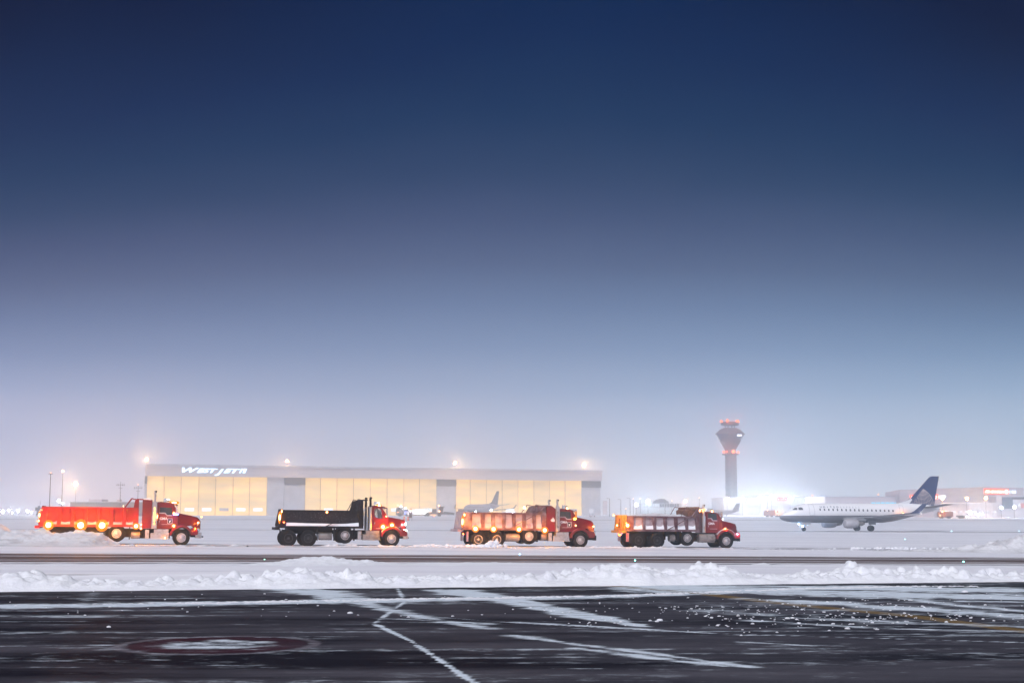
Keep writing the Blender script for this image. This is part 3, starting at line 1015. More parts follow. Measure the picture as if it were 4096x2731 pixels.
        # mirror
        mb = MB()
        mb.tube([(-.35, s_ * 1.02, 2.45), (-.33, s_ * 1.30, 2.42), (-.33, s_ * 1.30, 1.82), (-.35, s_ * 1.02, 1.80)], .018, 6)
        m_ = mb.build('mirror_arm', M['chrome'], rt)
        mb = MB(); mb.box(-.40, -.32, s_ * 1.30 - .12, s_ * 1.30 + .12, 1.9, 2.38)
        mb.build('mirror', M['yellow'] if P.get('yellow_mirror') else M['steel'], rt, bevel=.03)
    # bumper
    mb = MB()
    bx = hx1 + .05
    mb.prismz([(bx - .28, -1.2), (bx + .02, -1.05), (bx + .12, -.7), (bx + .12, .7), (bx + .02, 1.05), (bx - .28, 1.2), (bx - .28, 1.12), (bx - .05, .9), (bx - .05, -.9), (bx - .28, -1.12)], .42, .76)
    mb.build('bumper', M['steel'] if P.get('steel_bumper', True) else M['black'], rt, bevel=.02)
    for y in (-.3, .3):
        MB().cyl((bx + .1, y, .5), (bx + .24, y, .5), .04).build('tow_hook', M['black'], rt)
    MB().box(.55, bx - .1, -1.1, -.9, .48, .72).build('bumper_bracket', M['black'], rt)
    # roof furniture
    mb = MB()
    mb.prism([(-.86, zr - .03), (-.5, zr - .06), (-.26, zr - .17), (-.27, zr - .21), (-.52, zr - .13)], -.95, .95)
    mb.build('sun_visor', paint if not P.get('frosty') else M['frost'], rt)
    mb = MB()
    rx_ = P.get('horn', -1.05)
    mb.cyl((rx_, -.5, zr + .14), (rx_ + .30, -.5, zr + .14), .05, .09); mb.cyl((rx_ + .05, -.5, zr), (rx_ + .05, -.5, zr + .14), .03); mb.box(rx_ - .05, rx_ + .1, -.62, -.4, zr + .02, zr + .26)
    mb.build('air_horn', M['chrome'], rt)
    # stacks
    sx = P.get('stack_x', cb - .16)
    for s_ in ((-1, 1) if P.get('two_stacks') else (-1,)):
        y = s_ * 1.06
        mb = MB()
        mb.cyl((sx, y, 1.0), (sx, y, P.get('muff', 2.7)), P.get('muff_r', .125), n=14)
        mu = mb.build('muffler', M['steel'], rt, True)
        mb = MB()
        top = P.get('stack_top', 3.3)
        mb.tube([(sx, y, P.get('muff', 2.7)), (sx, y, top - .28)], .075, 12)
        mb.cyl((sx, y, top - .28), (sx - .03, y, top - .1), .075, .078, 12); mb.cyl((sx - .03, y, top - .1), (sx + .02, y, top), .078, .08, 12)
        mb.cur = 1; mb.cyl((sx + .02, y, top - .08), (sx + .035, y - .03, top + .005), .07, .07, 12)
        mb.build('exhaust_pipe', [M['black'] if P.get('dark_stack') else M['steel'], M['black']], rt, True)
        if s_ < 0 and P.get('stack_text'):
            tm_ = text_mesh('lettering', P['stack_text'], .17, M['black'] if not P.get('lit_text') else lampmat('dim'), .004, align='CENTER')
            for i, ch in enumerate(P['stack_text']):
                pass
    if P.get('stack_text'):
        mb = MB()
        mb.box(sx - .115, sx + .115, -1.215, -1.19, 1.05, 2.66)
        pl = mb.build('stack_guard', M['steel'], rt)
        for i, ch in enumerate(P['stack_text']):
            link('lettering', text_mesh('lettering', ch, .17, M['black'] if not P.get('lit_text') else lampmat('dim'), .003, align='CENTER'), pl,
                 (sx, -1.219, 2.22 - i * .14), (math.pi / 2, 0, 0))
    # sleeper locker behind the stack
    if P.get('locker'):
        l0, l1, lz = P['locker']
        mb = MB()
        mb.prism([(l0, 1.0), (l0, lz - .08), (l0 + .1, lz), (l1 - .25, lz - .02), (l1, lz - .22), (l1, 1.0)] if P.get('round_locker') else
                 [(l0, 1.0), (l0, lz - .03), (l0 + .04, lz), (l1, lz - .04), (l1, 1.0)], -1.08, 1.08)
        lk = mb.build('locker', paint, rt, bevel=.03)
        mb = MB()
        pts = [(l0 + .03, lz - .05), (l0 + .03, lz + .06), (l1 - .12, lz + .04), (l1 - .02, lz - .08)] if not P.get('round_locker') else [(l0 + .1, lz), (l0 + .12, lz + .03), (l1 - .3, lz + .02), (l1 - .25, lz - .02)]
        mb.prism(pts, -1.1, 1.1)
        mb.build('roof_snow', M['snow'], lk, bevel=.03)
        if P.get('scar'):
            mb = MB(); mb.prism([(l0 + .33, 1.66), (l0 + .28, 1.78), (l0 + .40, 1.86), (l0 + .45, 1.96), (l0 + .52, 1.88), (l0 + .60, 1.74), (l0 + .55, 1.64)], -1.115, -1.112)
            mb.build('bare_patch', M['palew'], lk)
    # side tank, steps, battery box, air tanks
    mb = MB()
    if P.get('round_tank'):
        a, b2 = P['round_tank']
        mb.cyl((a, -.92, .62), (b2, -.92, .62), .30, n=20)
        mb.cyl((a + .3, -.92, .62), (a + .36, -.92, .62), .315, n=20); mb.cyl((b2 - .36, -.92, .62), (b2 - .3, -.92, .62), .315, n=20)
        mb.build('fuel_tank', M['tank'], rt, True)
    else:
        mb.box(-1.9, -.78, -1.16, -.65, .36, .72); mb.box(-1.7, -.80, -1.10, -.65, .72, .96); mb.box(-1.92, -.72, -1.19, -.7, .34, .40)
        mb.build('side_steps', M['tank'] if P.get('dull') else M['steel'], rt, bevel=.02)
        mb = MB(); mb.box(-2.23, -1.99, -1.15, -.65, .36, .92)
        mb.build('battery_box', M['steel'], rt, bevel=.02)
    for (a, b2, z, r) in P.get('drums', []):
        mb = MB()
        mb.cyl((a, -.90, z), (b2, -.90, z), r, n=18)
        for q in (.25, .75):
            x = a + (b2 - a) * q
            mb.cyl((x - .02, -.90, z), (x + .02, -.90, z), r + .012, n=18)
        mb.build('air_tank', M['tank'], rt, True)
    # mud flaps
    for x, zt, zb in P.get('flaps', []):
        for ya, yb in ((-1.2, -.6), (.6, 1.2)):
            MB().box(x - .015, x + .015, ya, yb, zb, zt).build('mud_flap', M['frost'] if P.get('frosty') and x < -6.5 else M['black'], rt)
    # ---- dump box
    x0, x1, zb, zt = P['box']
    bm_, rm_ = P['boxmat'], P['ribmat']
    mb = MB()
    W = 1.20
    lean = P.get('lean', .25)
    for s_ in (-1, 1):
        ya, yb = sorted((s_ * W, s_ * (W - .06)))
        mb.prism([(x0 + .05, zb), (x0 + .05 + lean * .6, zt), (x1, zt), (x1, zb)], ya, yb)
    mb.box(x0 + .1, x1, -W + .061, W - .061, zb, zb + .08)
    mb.box(x1 - .06, x1, -W + .061, W - .061, zb + .08, zt + P.get('headboard', .55))
    mb.cur = 1
    for s_ in (-1, 1):
        y0_, y1_, y2_ = s_ * W, s_ * (W + .045), s_ * (W + .11)
        # top and bottom rails
        mb.box(x0 + .05 + lean * .6, x1 + .02, *sorted((s_ * (W - .08), y2_)), zt - .09, zt + .03)
        mb.box(x0 - .02, x1 + .02, *sorted((s_ * (W - .02), y2_)), zb - .14, zb + .02)
        for xc in P['ribs']:
            hw0, hw1 = .145, .105
            R = []
            for z in (zb + .02, zt - .09):
                R.append([(xc - hw0, y0_, z), (xc - hw1, y2_, z), (xc + hw1, y2_, z), (xc + hw0, y0_, z)])
            mb.loft(R)
        # rear corner post
        c = P.get('corner', .42)
        mb.prism([(x0, zb - .14), (x0 + lean * .62, zt + .03), (x0 + c + lean * .3, zt + .03), (x0 + c, zb - .14)], *sorted((s_ * (W - .01), s_ * (W + .13))))
        mb.box(x1 - .28, x1 + .03, *sorted((y0_, y2_ + s_ * .01)), zb + .021, zt - .091)
    bo = mb.build('dump_box', [bm_, rm_], rt, bevel=0)
    if P.get('ledge'):        # drift of snow lying on the lower ledge between the ribs
        edges = [x0 + P.get('corner', .42)] + sum([[r - .12, r + .12] for r in P['ribs']], []) + [x1 - .28]
        mb = MB()
        hh_ = P['ledge']
        for i in range(0, len(edges), 2):
            a, b2 = edges[i] + .0, edges[i + 1]
            n = 6
            R = []
            for k in range(n + 1):
                x = a + (b2 - a) * k / n
                e = hh_ * (1.0 + .45 * abs(2 * k / n - 1) ** 3 + random.uniform(-.12, .12))
                R.append([(x, -W + .01, zb), (x, -W - .115, zb + .0), (x, -W - .112, zb + .05), (x, -W - .02, zb + e), (x, -W + .01, zb + e)])
            mb.loft(R)
        mb.build('ledge_snow', M['snow'] if P.get('white_ledge') else M['frost'], bo, False)
    # tailgate
    mb = MB()
    gmats = [P.get('gatemat', bm_), M['black']]
    mb.prism([(x0 - .05, zb - .1), (x0 + lean * .6 - .06, zt + .08), (x0 + lean * .6 + .02, zt + .08), (x0 + .04, zb - .1)], -W + .02, W - .02)
    mb.box(x0 - .26, x0 + .06, -1.22, 1.22, zb - .26, zb - .1)
    for y in (-.8, -.27, .27, .8):
        mb.prism([(x0 - .10, zb), (x0 + lean * .6 - .10, zt), (x0 + lean * .6 - .05, zt), (x0 - .04, zb)], y - .06, y + .06)
    if P.get('gate_letters'):
        mb.cur = 1
        for k, (a, b2) in enumerate(((.62, .85), (.35, .55), (.12, .3))):
            z0_, z1_ = zb + (zt - zb) * a, zb + (zt - zb) * b2
            xk = x0 + lean * .6 * (a + b2) / 2
            for q in range(3):
                zq = z0_ + (z1_ - z0_) * q / 3
                mb.box(xk - .125, xk - .11, -.16 + .05 * (q % 2), .12 - .04 * k, zq, zq + (z1_ - z0_) / 5)
    tg = mb.build('tailgate', gmats, rt)
    # headboard / cab protector
    hb = P.get('headboard', .55)
    mb = MB()
    ztop = zt + hb
    for s_ in (-1, 1):
        y = s_ * (W - .04)
        mb.prism([(x1 - P.get('hb_len', .6), zt), (x1 - P.get('hb_len', .6) * .65, ztop - .05), (x1, ztop), (x1 + .02, zt)] if P.get('hb_solid') else
                 [(x1 - .28, zt), (x1 - .2, ztop - .06), (x1 + .02, ztop), (x1 + .02, zt)], *sorted((y, y + s_ * .04)))
        # tarp bow
        mb.tube([(x1 - P.get('bow', .75), y, zt), (x1 - P.get('bow', .75) + .42, y, ztop + .05), (x1 - .05, y, ztop - .03)], .025, 6)
    mb.box(x1 - .1, x1 + .3, -W, W, ztop - .03, ztop + .03)
    mb.build('cab_protector', rm_ if not P.get('hb_mat') else P['hb_mat'], rt)
    if P.get('tarp'):
        mb = MB()
        pts = [(x1 - .78, zt + .02), (x1 - .8, zt + .42), (x1 - .64, zt + .5), (x1 - .62, zt + .66), (x1 + .08, zt + .70), (x1 + .08, zt + .02)]
        mb.prism(pts, -W + .06, W - .06)
        mb.prism([(x1 - .62, zt + .48), (x1 - .62, zt + .64), (x1 + .0, zt + .66), (x1 - .0, zt + .54), (x1 - .3, zt + .47)], -W - .02, -W + .05)
        mb.build('tarp_roll', M['rust'], rt, bevel=.03)
    if P.get('arm'):
        (ax0, az0), (ax1, az1) = P['arm']
        mb = MB(); mb.bar((ax0, -W - .17, az0), (ax1, -W - .17, az1), .05, .05); mb.bar((ax1, -W - .17, az1), (x1 - .1, -W - .1, zt + hb - .05), .05, .06)
        mb.build('tarp_arm', M['frost_rib'] if P.get('frosty') else M['black'], rt)
    if P.get('load'):
        XL, YL = np.meshgrid(np.linspace(x0 + .5, x1 - .1, 60), np.linspace(-W + .07, W - .07, 26))
        e = np.clip(np.minimum(XL - x0 - .5, x1 - .1 - XL) / .8, 0, 1) ** .6 * np.clip((W - .05 - np.abs(YL)) / .7, 0, 1) ** .6
        ZL = zt - .12 + e * (.10 + .30 * fbm(XL * .7, YL * .7 + 3, 150)) + lumps(XL, YL, .5, 151) * .3 * e
        lo = grid_mesh('snow_load', XL, YL, ZL, M['pile'])
        lo.parent = rt
    # hood emblem and numbers, door letters
    hy = lambda x: -(.93 - (x + .22) * (.33 / 1.32)) - .012
    tilt = math.atan(.33 / 1.32)
    if P.get('emblem'):
        mb = MB()
        ex, ez = P['emblem']
        for k in range(4):          # streaming flames in front of a wheel-like oval
            z = .19 - k * .055
            mb.prism([(0, z + .01), (.10, z + .035), (.22, z + .012), (.36, z + .03), (.36, z + .008), (.22, z - .012), (.10, z + .012)], -.003, .003)
        mb.prism(arch(.47, .12, .075, .10, 0, RAD(360), 20), -.003, .003)
        mb.prism(arch(.47, .12, .025, .045, 0, RAD(360), 14), -.003, .003)
        mb.build('hood_emblem', M['white'], rt, False, (ex, hy(ex) + .0, ez), (0, RAD(6), tilt))
    if P.get('number'):
        link('hood_number', text_mesh('hood_number', P['number'], .16, M['white'], .003, offset=.004), rt, (.82, hy(.82) - .004, 1.30), (math.pi / 2, RAD(22), tilt))
    if P.get('door_text'):
        link('door_letters', text_mesh('door_letters', P['door_text'], .22, M['white'], .003, offset=.006), rt, (cb + .17, -1.026, 1.56), (math.pi / 2, 0, 0))
        mb = MB(); mb.box(cb + .3, -.62, -1.024, -1.0215, 1.26, 1.275)
        mb.build('door_stripe', M['white'], rt)
    if P.get('door_badge'):
        mb = MB()
        bx_, bz_ = cb + .66, 1.32
        mb.cur = 1; mb.box(bx_, bx_ + .30, -1.026, -1.021, bz_, bz_ + .32)
        mb.cur = 0
        for q in ((bx_, bx_ + .02, bz_, bz_ + .32), (bx_ + .28, bx_ + .30, bz_, bz_ + .32), (bx_ + .02, bx_ + .28, bz_, bz_ + .02), (bx_ + .02, bx_ + .28, bz_ + .30, bz_ + .32)):
            mb.box(q[0], q[1], -1.03, -1.0265, q[2], q[3])
        mb.prism([(bx_ + .06, bz_ + .24), (bx_ + .14, bz_ + .16), (bx_ + .24, bz_ + .25), (bx_ + .19, bz_ + .14), (bx_ + .16, bz_ + .06), (bx_ + .11, bz_ + .06), (bx_ + .11, bz_ + .14)], -1.03, -1.0265)
        mb.build('door_badge', [M['white'], M['black']], rt)
    if P.get('door_small'):
        link('door_letters', text_mesh('door_letters', P['door_small'], .075, M['white'], .003), rt, (cb + .28, -1.026, 1.08), (math.pi / 2, 0, 0))
    # lamps
    for l_ in P['lamps']:
        x, z, r, kind = l_[:4]
        y = l_[4] if len(l_) > 4 else -1.36
        sq = l_[5] if len(l_) > 5 else (1, 1, 1)
        nm = {'amber': 'beacon_lamp', 'amber_small': 'marker_lamp', 'red': 'tail_lamp', 'tail': 'tail_lamp', 'blue': 'strobe_lamp', 'icy': 'headlamp_or_glint', 'white': 'headlamp_or_glint', 'dim': 'marker_lamp'}[kind]
        bulb(rt, (x, y, z), r, kind, nm, sq)
    return rt


NEAR = Vector((.29, -1.16, 0))
P1, P2, P3, P4 = [at(*q) - NEAR for q in ((724, 2177.6, 91), (1566, 2181, 94.2), (2322, 2185, 97.4), (2906, 2188, 100.0))]
make_truck(dict(
    label='leftmost red dump truck lit orange by its lamps, rear wheels buried in snow',
    loc=P1, pusher=-3.97, pz=.68, tandem=[-6.4, -7.7], box=(-8.62, -2.72, 1.23, 2.28), ribs=[-7.45, -6.66, -5.87, -5.1, -4.32, -3.54],
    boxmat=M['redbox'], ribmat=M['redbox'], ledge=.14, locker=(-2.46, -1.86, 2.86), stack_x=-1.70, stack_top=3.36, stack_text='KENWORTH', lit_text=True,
    drums=[(-3.1, -2.55, .58, .22)], flaps=[(-4.75, 1.1, .28), (-3.2, 1.1, .3)], headboard=.55, hb_solid=False, bow=.85, corner=.40, lean=.30,
    emblem=(.27, 1.36), number='646', door_text='GMA', door_badge=True, horn=-1.1, roof=2.66, gatemat=M['redbox'],
    lamps=[(-8.06, 1.17, .16, 'amber'), (-6.14, 1.17, .19, 'amber'), (-4.86, 1.17, .19, 'amber'), (-2.8, 1.15, .11, 'amber'), (-2.5, 1.24, .045, 'amber_small', -1.14), (-2.5, 1.0, .045, 'amber_small', -1.14),
           (-8.63, 1.78, .06, 'amber_small', -1.2, (.7, .7, 2)), (-8.66, 1.42, .05, 'amber_small', -1.2), (-8.5, 2.1, .035, 'red', -1.2),
           (-.52, 2.64, .08, 'amber_small', -.6, (2, 1, .8)), (-.40, 1.90, .055, 'blue', -1.38, (3.2, 1, .8)), (-.52, 1.98, .05, 'amber_small', -1.36), (1.22, 1.76, .05, 'dim', -.7), (1.03, 1.39, .05, 'amber_small', -.76),
           (.84, .98, .05, 'amber_small', -1.12, (.8, .8, 1.5)), (-.49, 1.18, .07, 'amber', -1.26), (-1.52, 1.75, .04, 'amber_small', -1.3, (.6, .6, 3)), (-1.0, .42, .045, 'amber_small', -1.2)]))
t2 = make_truck(dict(
    label='dump truck with a smooth black snow-dusted box and orange-red cab',
    loc=P2, aero=True, pusher=-3.06, pz=.64, tandem=[-5.45, -6.72], box=(-7.35, -1.92, 1.23, 2.22), ribs=[], rim_rear='rimd', rim_front='rimf',
    boxmat=M['blackbox'], ribmat=M['black'], ledge=.16, white_ledge=True, stack_x=-1.42, cab_back=-1.30, stack_top=3.12, muff=2.5, muff_r=.09, dark_stack=True, two_stacks=True,
    drums=[(-4.75, -3.9, .58, .25)], flaps=[(-4.85, 1.1, .3), (-3.75, 1.1, .3), (-2.45, 1.1, .3), (-7.1, 1.0, .35)], headboard=.72, hb_solid=True, hb_mat=M['blackbox'], bow=.75, corner=.42, lean=.32,
    roof=2.60, hood=(1.86, 1.62, 1.0), arm=((-4.45, 1.16), (-2.35, 2.2)), door_small='757 5807 INC', horn=-1.05, dull=True, number='27',
    fender_snow=True, head='white', gatemat=M['blackbox'],
    lamps=[(-4.3, 2.13, .05, 'amber_small', -1.36), (-.57, 1.22, .10, 'amber', -1.12), (.01, 1.32, .10, 'amber', -1.16), (.98, 1.40, .05, 'white', -.74, (.6, .8, 2)),
           (-7.32, 1.76, .09, 'amber_small', -1.26, (.6, .5, 2.2)), (-7.20, 2.15, .05, 'amber_small', -1.26, (.6, .6, 1.6)), (-7.05, 1.45, .045, 'red', -1.35), (-.76, 2.60, .045, 'amber_small', -.5, (2, 1, 1)), (-.36, 1.9, .04, 'amber_small', -1.06)]))
make_truck(dict(
    label='red dump truck with frosted box, tall red locker and four big amber lamps',
    loc=P3, pusher=-3.6, pz=.66, tandem=[-5.84, -7.1], box=(-8.25, -2.48, 1.20, 2.20), ribs=[-6.82, -6.11, -5.38, -4.68, -3.98, -3.26], frosty=True,
    boxmat=M['frost'], ribmat=M['frost_rib'], ledge=.26, white_ledge=False, locker=(-2.38, -1.74, 2.74), round_locker=True, stack_x=-1.60, stack_top=3.14, two_stacks=True, stack_text='KENWORTH',
    drums=[(-5.2, -4.25, .58, .27), (-2.72, -2.35, .62, .24)], flaps=[(-5.3, 1.1, .3), (-4.1, 1.0, .3), (-3.0, 1.1, .3), (-7.8, .95, .3)], headboard=.52, hb_solid=True, hb_len=.8, bow=1.1, corner=.62, lean=.3,
    emblem=(.25, 1.36), number='647', door_text='GMA', door_badge=True, scar=True, yellow_mirror=True, steel_bumper=False, arm=((-5.0, 1.16), (-2.95, 2.25)), gatemat=M['frost'], roof=2.52,
    fender_snow=False,
    lamps=[(-7.34, 1.14, .12, 'amber'), (-6.1, 1.13, .12, 'amber'), (-4.35, 1.12, .11, 'amber'), (-2.56, 1.08, .12, 'amber'), (-8.22, 1.6, .08, 'amber_small', -1.3, (.6, .5, 2.6)), (-8.1, 2.05, .05, 'amber_small', -1.34, (.8, .8, 1.6)),
           (-.46, 1.86, .085, 'dim', -1.36, (1.3, 1, 1)), (-.36, 1.42, .04, 'amber_small', -1.24), (-.76, 2.56, .06, 'amber_small', -.6), (1.06, 1.36, .045, 'amber_small', -.74), (-8.1, .8, .05, 'red', -1.0)]))
make_truck(dict(
    label='red dump truck with bright yellow tailgate, rusty tarp roll and heaped snow load',
    loc=P4, pusher=-2.88, pz=.62, tandem=[-5.1, -6.46], box=(-7.38, -2.05, 1.20, 2.08), ribs=[-6.08, -5.3, -4.51, -3.74, -2.96], frosty=True, rim_rear='rimd',
    boxmat=M['frost'], ribmat=M['frost_rib'], ledge=.22, white_ledge=True, stack_x=-1.62, cab_back=-1.45, stack_top=2.92, muff=2.15, muff_r=.12,
    round_tank=(-2.0, -.82), drums=[(-4.15, -3.75, .62, .24)], flaps=[(-4.5, 1.1, .5), (-3.45, 1.1, .5), (-7.15, .95, .35)], headboard=.62, hb_solid=False, bow=1.3, tarp=True, corner=.52, lean=.16,
    emblem=(.25, 1.32), number='645', door_text='GMA', roof=2.42, hood=(1.84, 1.56, 1.02), steel_bumper=False, arm=((-4.5, 1.12), (-2.6, 2.12)), gatemat=M['yellow'], gate_letters=True, load=True, fender_snow=True,
    lamps=[(-7.30, 1.45, .10, 'amber', -1.36), (-7.36, 1.6, .05, 'amber_small', -1.3), (-1.92, 2.52, .075, 'amber_small', -.9, (1.6, 1, 1)), (-1.40, 2.58, .05, 'dim', -.7, (.8, .8, 1.6)), (-.80, 2.46, .055, 'amber_small', -.6), (-.06, 1.26, .06, 'amber_small', -1.14),  # last two amber lamps below are added to brighten the tailgate
           (.86, .90, .06, 'icy', -1.12, (1, 1, 1.6)), (-.33, 1.92, .035, 'icy', -1.42), (-7.6, .82, .05, 'red', -.7), (-7.6, .78, .05, 'tail', -.5), (-7.6, .86, .05, 'red', -.35), (-7.75, 2.15, .05, 'amber', .3), (-7.85, 1.45, .05, 'amber', -.75)]))  # second icy bulb is a mirror's glint, built as a glowing ball


# the driver in the second truck, sitting behind the wheel on the far side
def person(root_m):
    me = bpy.data.meshes.new('person')
    V = [(0, 0, 0), (0, 0, .28), (.02, 0, .52), (.05, 0, .60), (.09, 0, .72), (.09, 0, .80),
         (.03, -.19, .48), (.16, -.24, .24), (.40, -.16, .28), (.03, .19, .48), (.16, .24, .24), (.40, .16, .28), (.40, -.1, -.02), (.40, .1, -.02)]
    E = [(0, 1), (1, 2), (2, 3), (3, 4), (4, 5), (2, 6), (6, 7), (7, 8), (2, 9), (9, 10), (10, 11), (0, 12), (0, 13)]
    rd = [.17, .17, .15, .06, .105, .08, .07, .05, .035, .07, .05, .035, .08, .08]
    me.from_pydata(V, E, [])
    o = link('person', me)
    sk = o.modifiers.new('skin', 'SKIN')
    for i, v in enumerate(me.skin_vertices[0].data):
        v.radius = (rd[i], rd[i])
    me.skin_vertices[0].data[0].use_root = True
    o.modifiers.new('sub', 'SUBSURF').levels = 2
    o.modifiers['sub'].render_levels = 2
    me.materials.append(M['jacket'])
    o.matrix_world = root_m
    hat = MB().ico((.085, 0, .82), .115, 2, (1.05, .95, .75)).build('cap', M['jacket'], o, True)
    MB().prism([(.15, .79), (.26, .765), (.26, .775), (.15, .815)], -.08, .08).build('cap_peak', M['jacket'], o)
    return tag(o, 'driver in a dark jacket and cap at the wheel of the black-box truck', 'person')


bpy.context.view_layer.update()
person(t2.matrix_world @ Matrix.Translation((-1.02, .45, 1.5)))
mb = MB()
mb.lathe([(.20, -.012), (.22, 0), (.20, .012), (.18, 0)], 20)
st_ = mb.build('steering_wheel', M['black'], t2, True, (-.62, .45, 1.78), (0, RAD(-55), 0))


# ------------------------------------------------------------------ airliner
def jet(name, label, loc, yaw, livery=True, scale=1.0, group=None, cheap=False):
    rt = thing(name, label, 'airliner', loc, (0, 0, yaw), group)
    rt.scale = (scale,) * 3
    # local: x forward, nose tip at x=0 going back to -31.7; z=0 ground. prof: s, zc, rz, ry
    prof = [(0.02, 2.42, .06, .06), (.15, 2.42, .24, .24), (.5, 2.46, .50, .52), (1.0, 2.54, .76, .80), (1.7, 2.66, 1.02, 1.05), (2.5, 2.80, 1.26, 1.24), (3.2, 2.97, 1.46, 1.36), (4.0, 3.10, 1.62, 1.44),
            (5.0, 3.17, 1.71, 1.49), (6.5, 3.18, 1.73, 1.505), (20.0, 3.18, 1.73, 1.505), (22, 3.30, 1.62, 1.46), (24, 3.50, 1.42, 1.32), (26, 3.73, 1.18, 1.10), (28, 3.92, .90, .82), (29.8, 4.03, .60, .52), (31.2, 4.08, .34, .30), (31.7, 4.10, .14, .14)]
    n = 36
    R = []
    for s, zc, rz, ry in prof:
        R.append([(-s, ry * math.sin(2 * math.pi * i / n), zc + rz * math.cos(2 * math.pi * i / n)) for i in range(n)])
    mb = MB(); mb.loft(R)
    fm = bpy.data.materials.get('fuselage_paint')
    if not fm:
        fm = mat('fuselage_paint', (.84, .84, .88), .35, coat=.3)
        tt_ = fm.node_tree
        tcx = tt_.nodes.new('ShaderNodeTexCoord'); sx_ = tt_.nodes.new('ShaderNodeSeparateXYZ')
        rp = tt_.nodes.new('ShaderNodeValToRGB'); mrx = tt_.nodes.new('ShaderNodeMapRange')
        mrx.inputs['From Max'].default_value = 6.0
        tt_.links.new(tcx.outputs['Object'], sx_.inputs[0]); tt_.links.new(sx_.outputs['Z'], mrx.inputs['Value']); tt_.links.new(mrx.outputs[0], rp.inputs[0])
        rp.color_ramp.interpolation = 'CONSTANT'
        e0 = rp.color_ramp.elements[0]; e0.color = (.20, .195, .225, 1)
        e1 = rp.color_ramp.elements[1]; e1.position = 2.66 / 6; e1.color = (.08, .07, .11, 1)
        e2 = rp.color_ramp.elements.new(2.72 / 6); e2.color = (.86, .85, .88, 1)
        tt_.links.new(rp.outputs[0], tt_.nodes['Principled BSDF'].inputs['Base Color'])
    gp_ = mat('plain_jet_grey', (.42, .40, .46), .45) if not livery else fm
    mb.build('fuselage', gp_, rt, True)
    grey = bpy.data.materials.get('wing_grey') or mixed('wing_grey', (.20, .195, .22), (.40, .40, .44), .6, .5, .75, .5)
    white = bpy.data.materials.get('jet_white') or mat('jet_white', (.74, .74, .78), .4)
    navy = bpy.data.materials.get('fin_navy') or mat('fin_navy', (.014, .032, .13), .4)
    gold = bpy.data.materials.get('globe_gold') or mat('globe_gold', (.62, .50, .46), .5)
    if not livery: white = gp_

    def aerofoil(le, te, y, z, th):
        c = te - le
        return [(-le, y, z), (-le - .1 * c, y, z + th * .45), (-le - .35 * c, y, z + th * .55), (-le - .7 * c, y, z + th * .3), (-te, y, z), (-le - .7 * c, y, z - th * .2), (-le - .35 * c, y, z - th * .4), (-le - .1 * c, y, z - th * .35)]
    for s_ in (1, -1):
        mb = MB()
        mb.loft([aerofoil(11.2, 17.6, s_ * .9, 2.05, .75), aerofoil(12.6, 17.4, s_ * 2.6, 2.15, .6), aerofoil(14.6, 18.0, s_ * 5.2, 2.38, .42), aerofoil(18.2, 20.0, s_ * 13.0, 3.15, .2)])
        w_ = mb.build('wing', grey, rt, True)
        mb = MB()
        mb.loft([aerofoil(18.3, 20.0, s_ * 13.0, 3.14, .16), aerofoil(18.9, 20.3, s_ * 13.35, 3.5, .12), aerofoil(20.2, 21.2, s_ * 13.75, 4.65, .08)])
        mb.build('winglet', navy if livery else grey, w_, True)
        mb = MB()
        mb.loft([aerofoil(27.3, 30.6, s_ * .4, 4.15, .32), aerofoil(29.9, 31.6, s_ * 5.0, 4.75, .14)])
        mb.build('tailplane', grey, rt, True)
        # engine
        en = MB()
        c = (-10.4, s_ * 4.25, 1.33)
        en.lathe([(.56, .0), (.66, -.02), (.75, -.13), (.81, -.5), (.83, -1.1), (.80, -1.8), (.72, -2.35), (.64, -2.5), (.5, -2.45)], 28, 'x', c)
        en.cur = 1
        en.lathe([(.54, -.05), (.52, -.6), (.05, -.45)], 24, 'x', (c[0] - .03, c[1], c[2]))
        en.cur = 2
        en.lathe([(.55, -2.35), (.45, -2.9), (.36, -3.5), (.30, -3.6), (.12, -3.9)], 24, 'x', c)
        eo = en.build('engine', [M['nacelle'], M['black'], M['tank']], rt, True)
        en = MB(); en.prism([(-11.2, 2.1), (-12.6, 2.35), (-15.2, 2.3), (-14.4, 1.75), (-12.6, 1.95)], s_ * 4.25 - .14, s_ * 4.25 + .14)
        en.build('pylon', grey, eo, True)
        # main gear
        mg = MB()
        gx, gy = -16.35, s_ * 2.6
        mg.cyl((gx, gy, .5), (gx, gy, 1.9), .11); mg.cyl((gx, gy, .9), (gx, gy - s_ * 1.0, 1.8), .06); mg.cyl((gx, gy - .45, .5), (gx, gy + .45, .5), .07)
        gear = mg.build('landing_gear', M['steel'], rt)
        for dy in (-.33, .33):
            MB().lathe([(.2, -.14), (.42, -.16), (.5, -.09), (.51, 0), (.5, .09), (.42, .16), (.2, .14)], 24, 'y', (gx, gy + dy, .50)).build('tyre', M['rubber'], gear, True)
        mg = MB(); mg.box(gx - .9, gx + .5, gy + s_ * .2, gy + s_ * .24, 1.15, 1.95)
        mg.build('gear_door', grey, gear)
        # small fairings under the wing
        for yy, xx in ((6.5, 17.6), (9.5, 18.7)):
            MB().loft([[(-xx + 1.4 - q * 2.4, s_ * yy + .1 * math.cos(a) * wq, 2.3 + (yy - 5.2) * .1 + .16 * math.sin(a) * wq - .05) for a in [k * math.pi / 4 for k in range(8)]] for q, wq in ((0, .1), (.3, 1), (.7, .9), (1, .1))]).build('flap_fairing', grey, w_, True)
    # nose gear
    mg = MB(); gx = -4.6
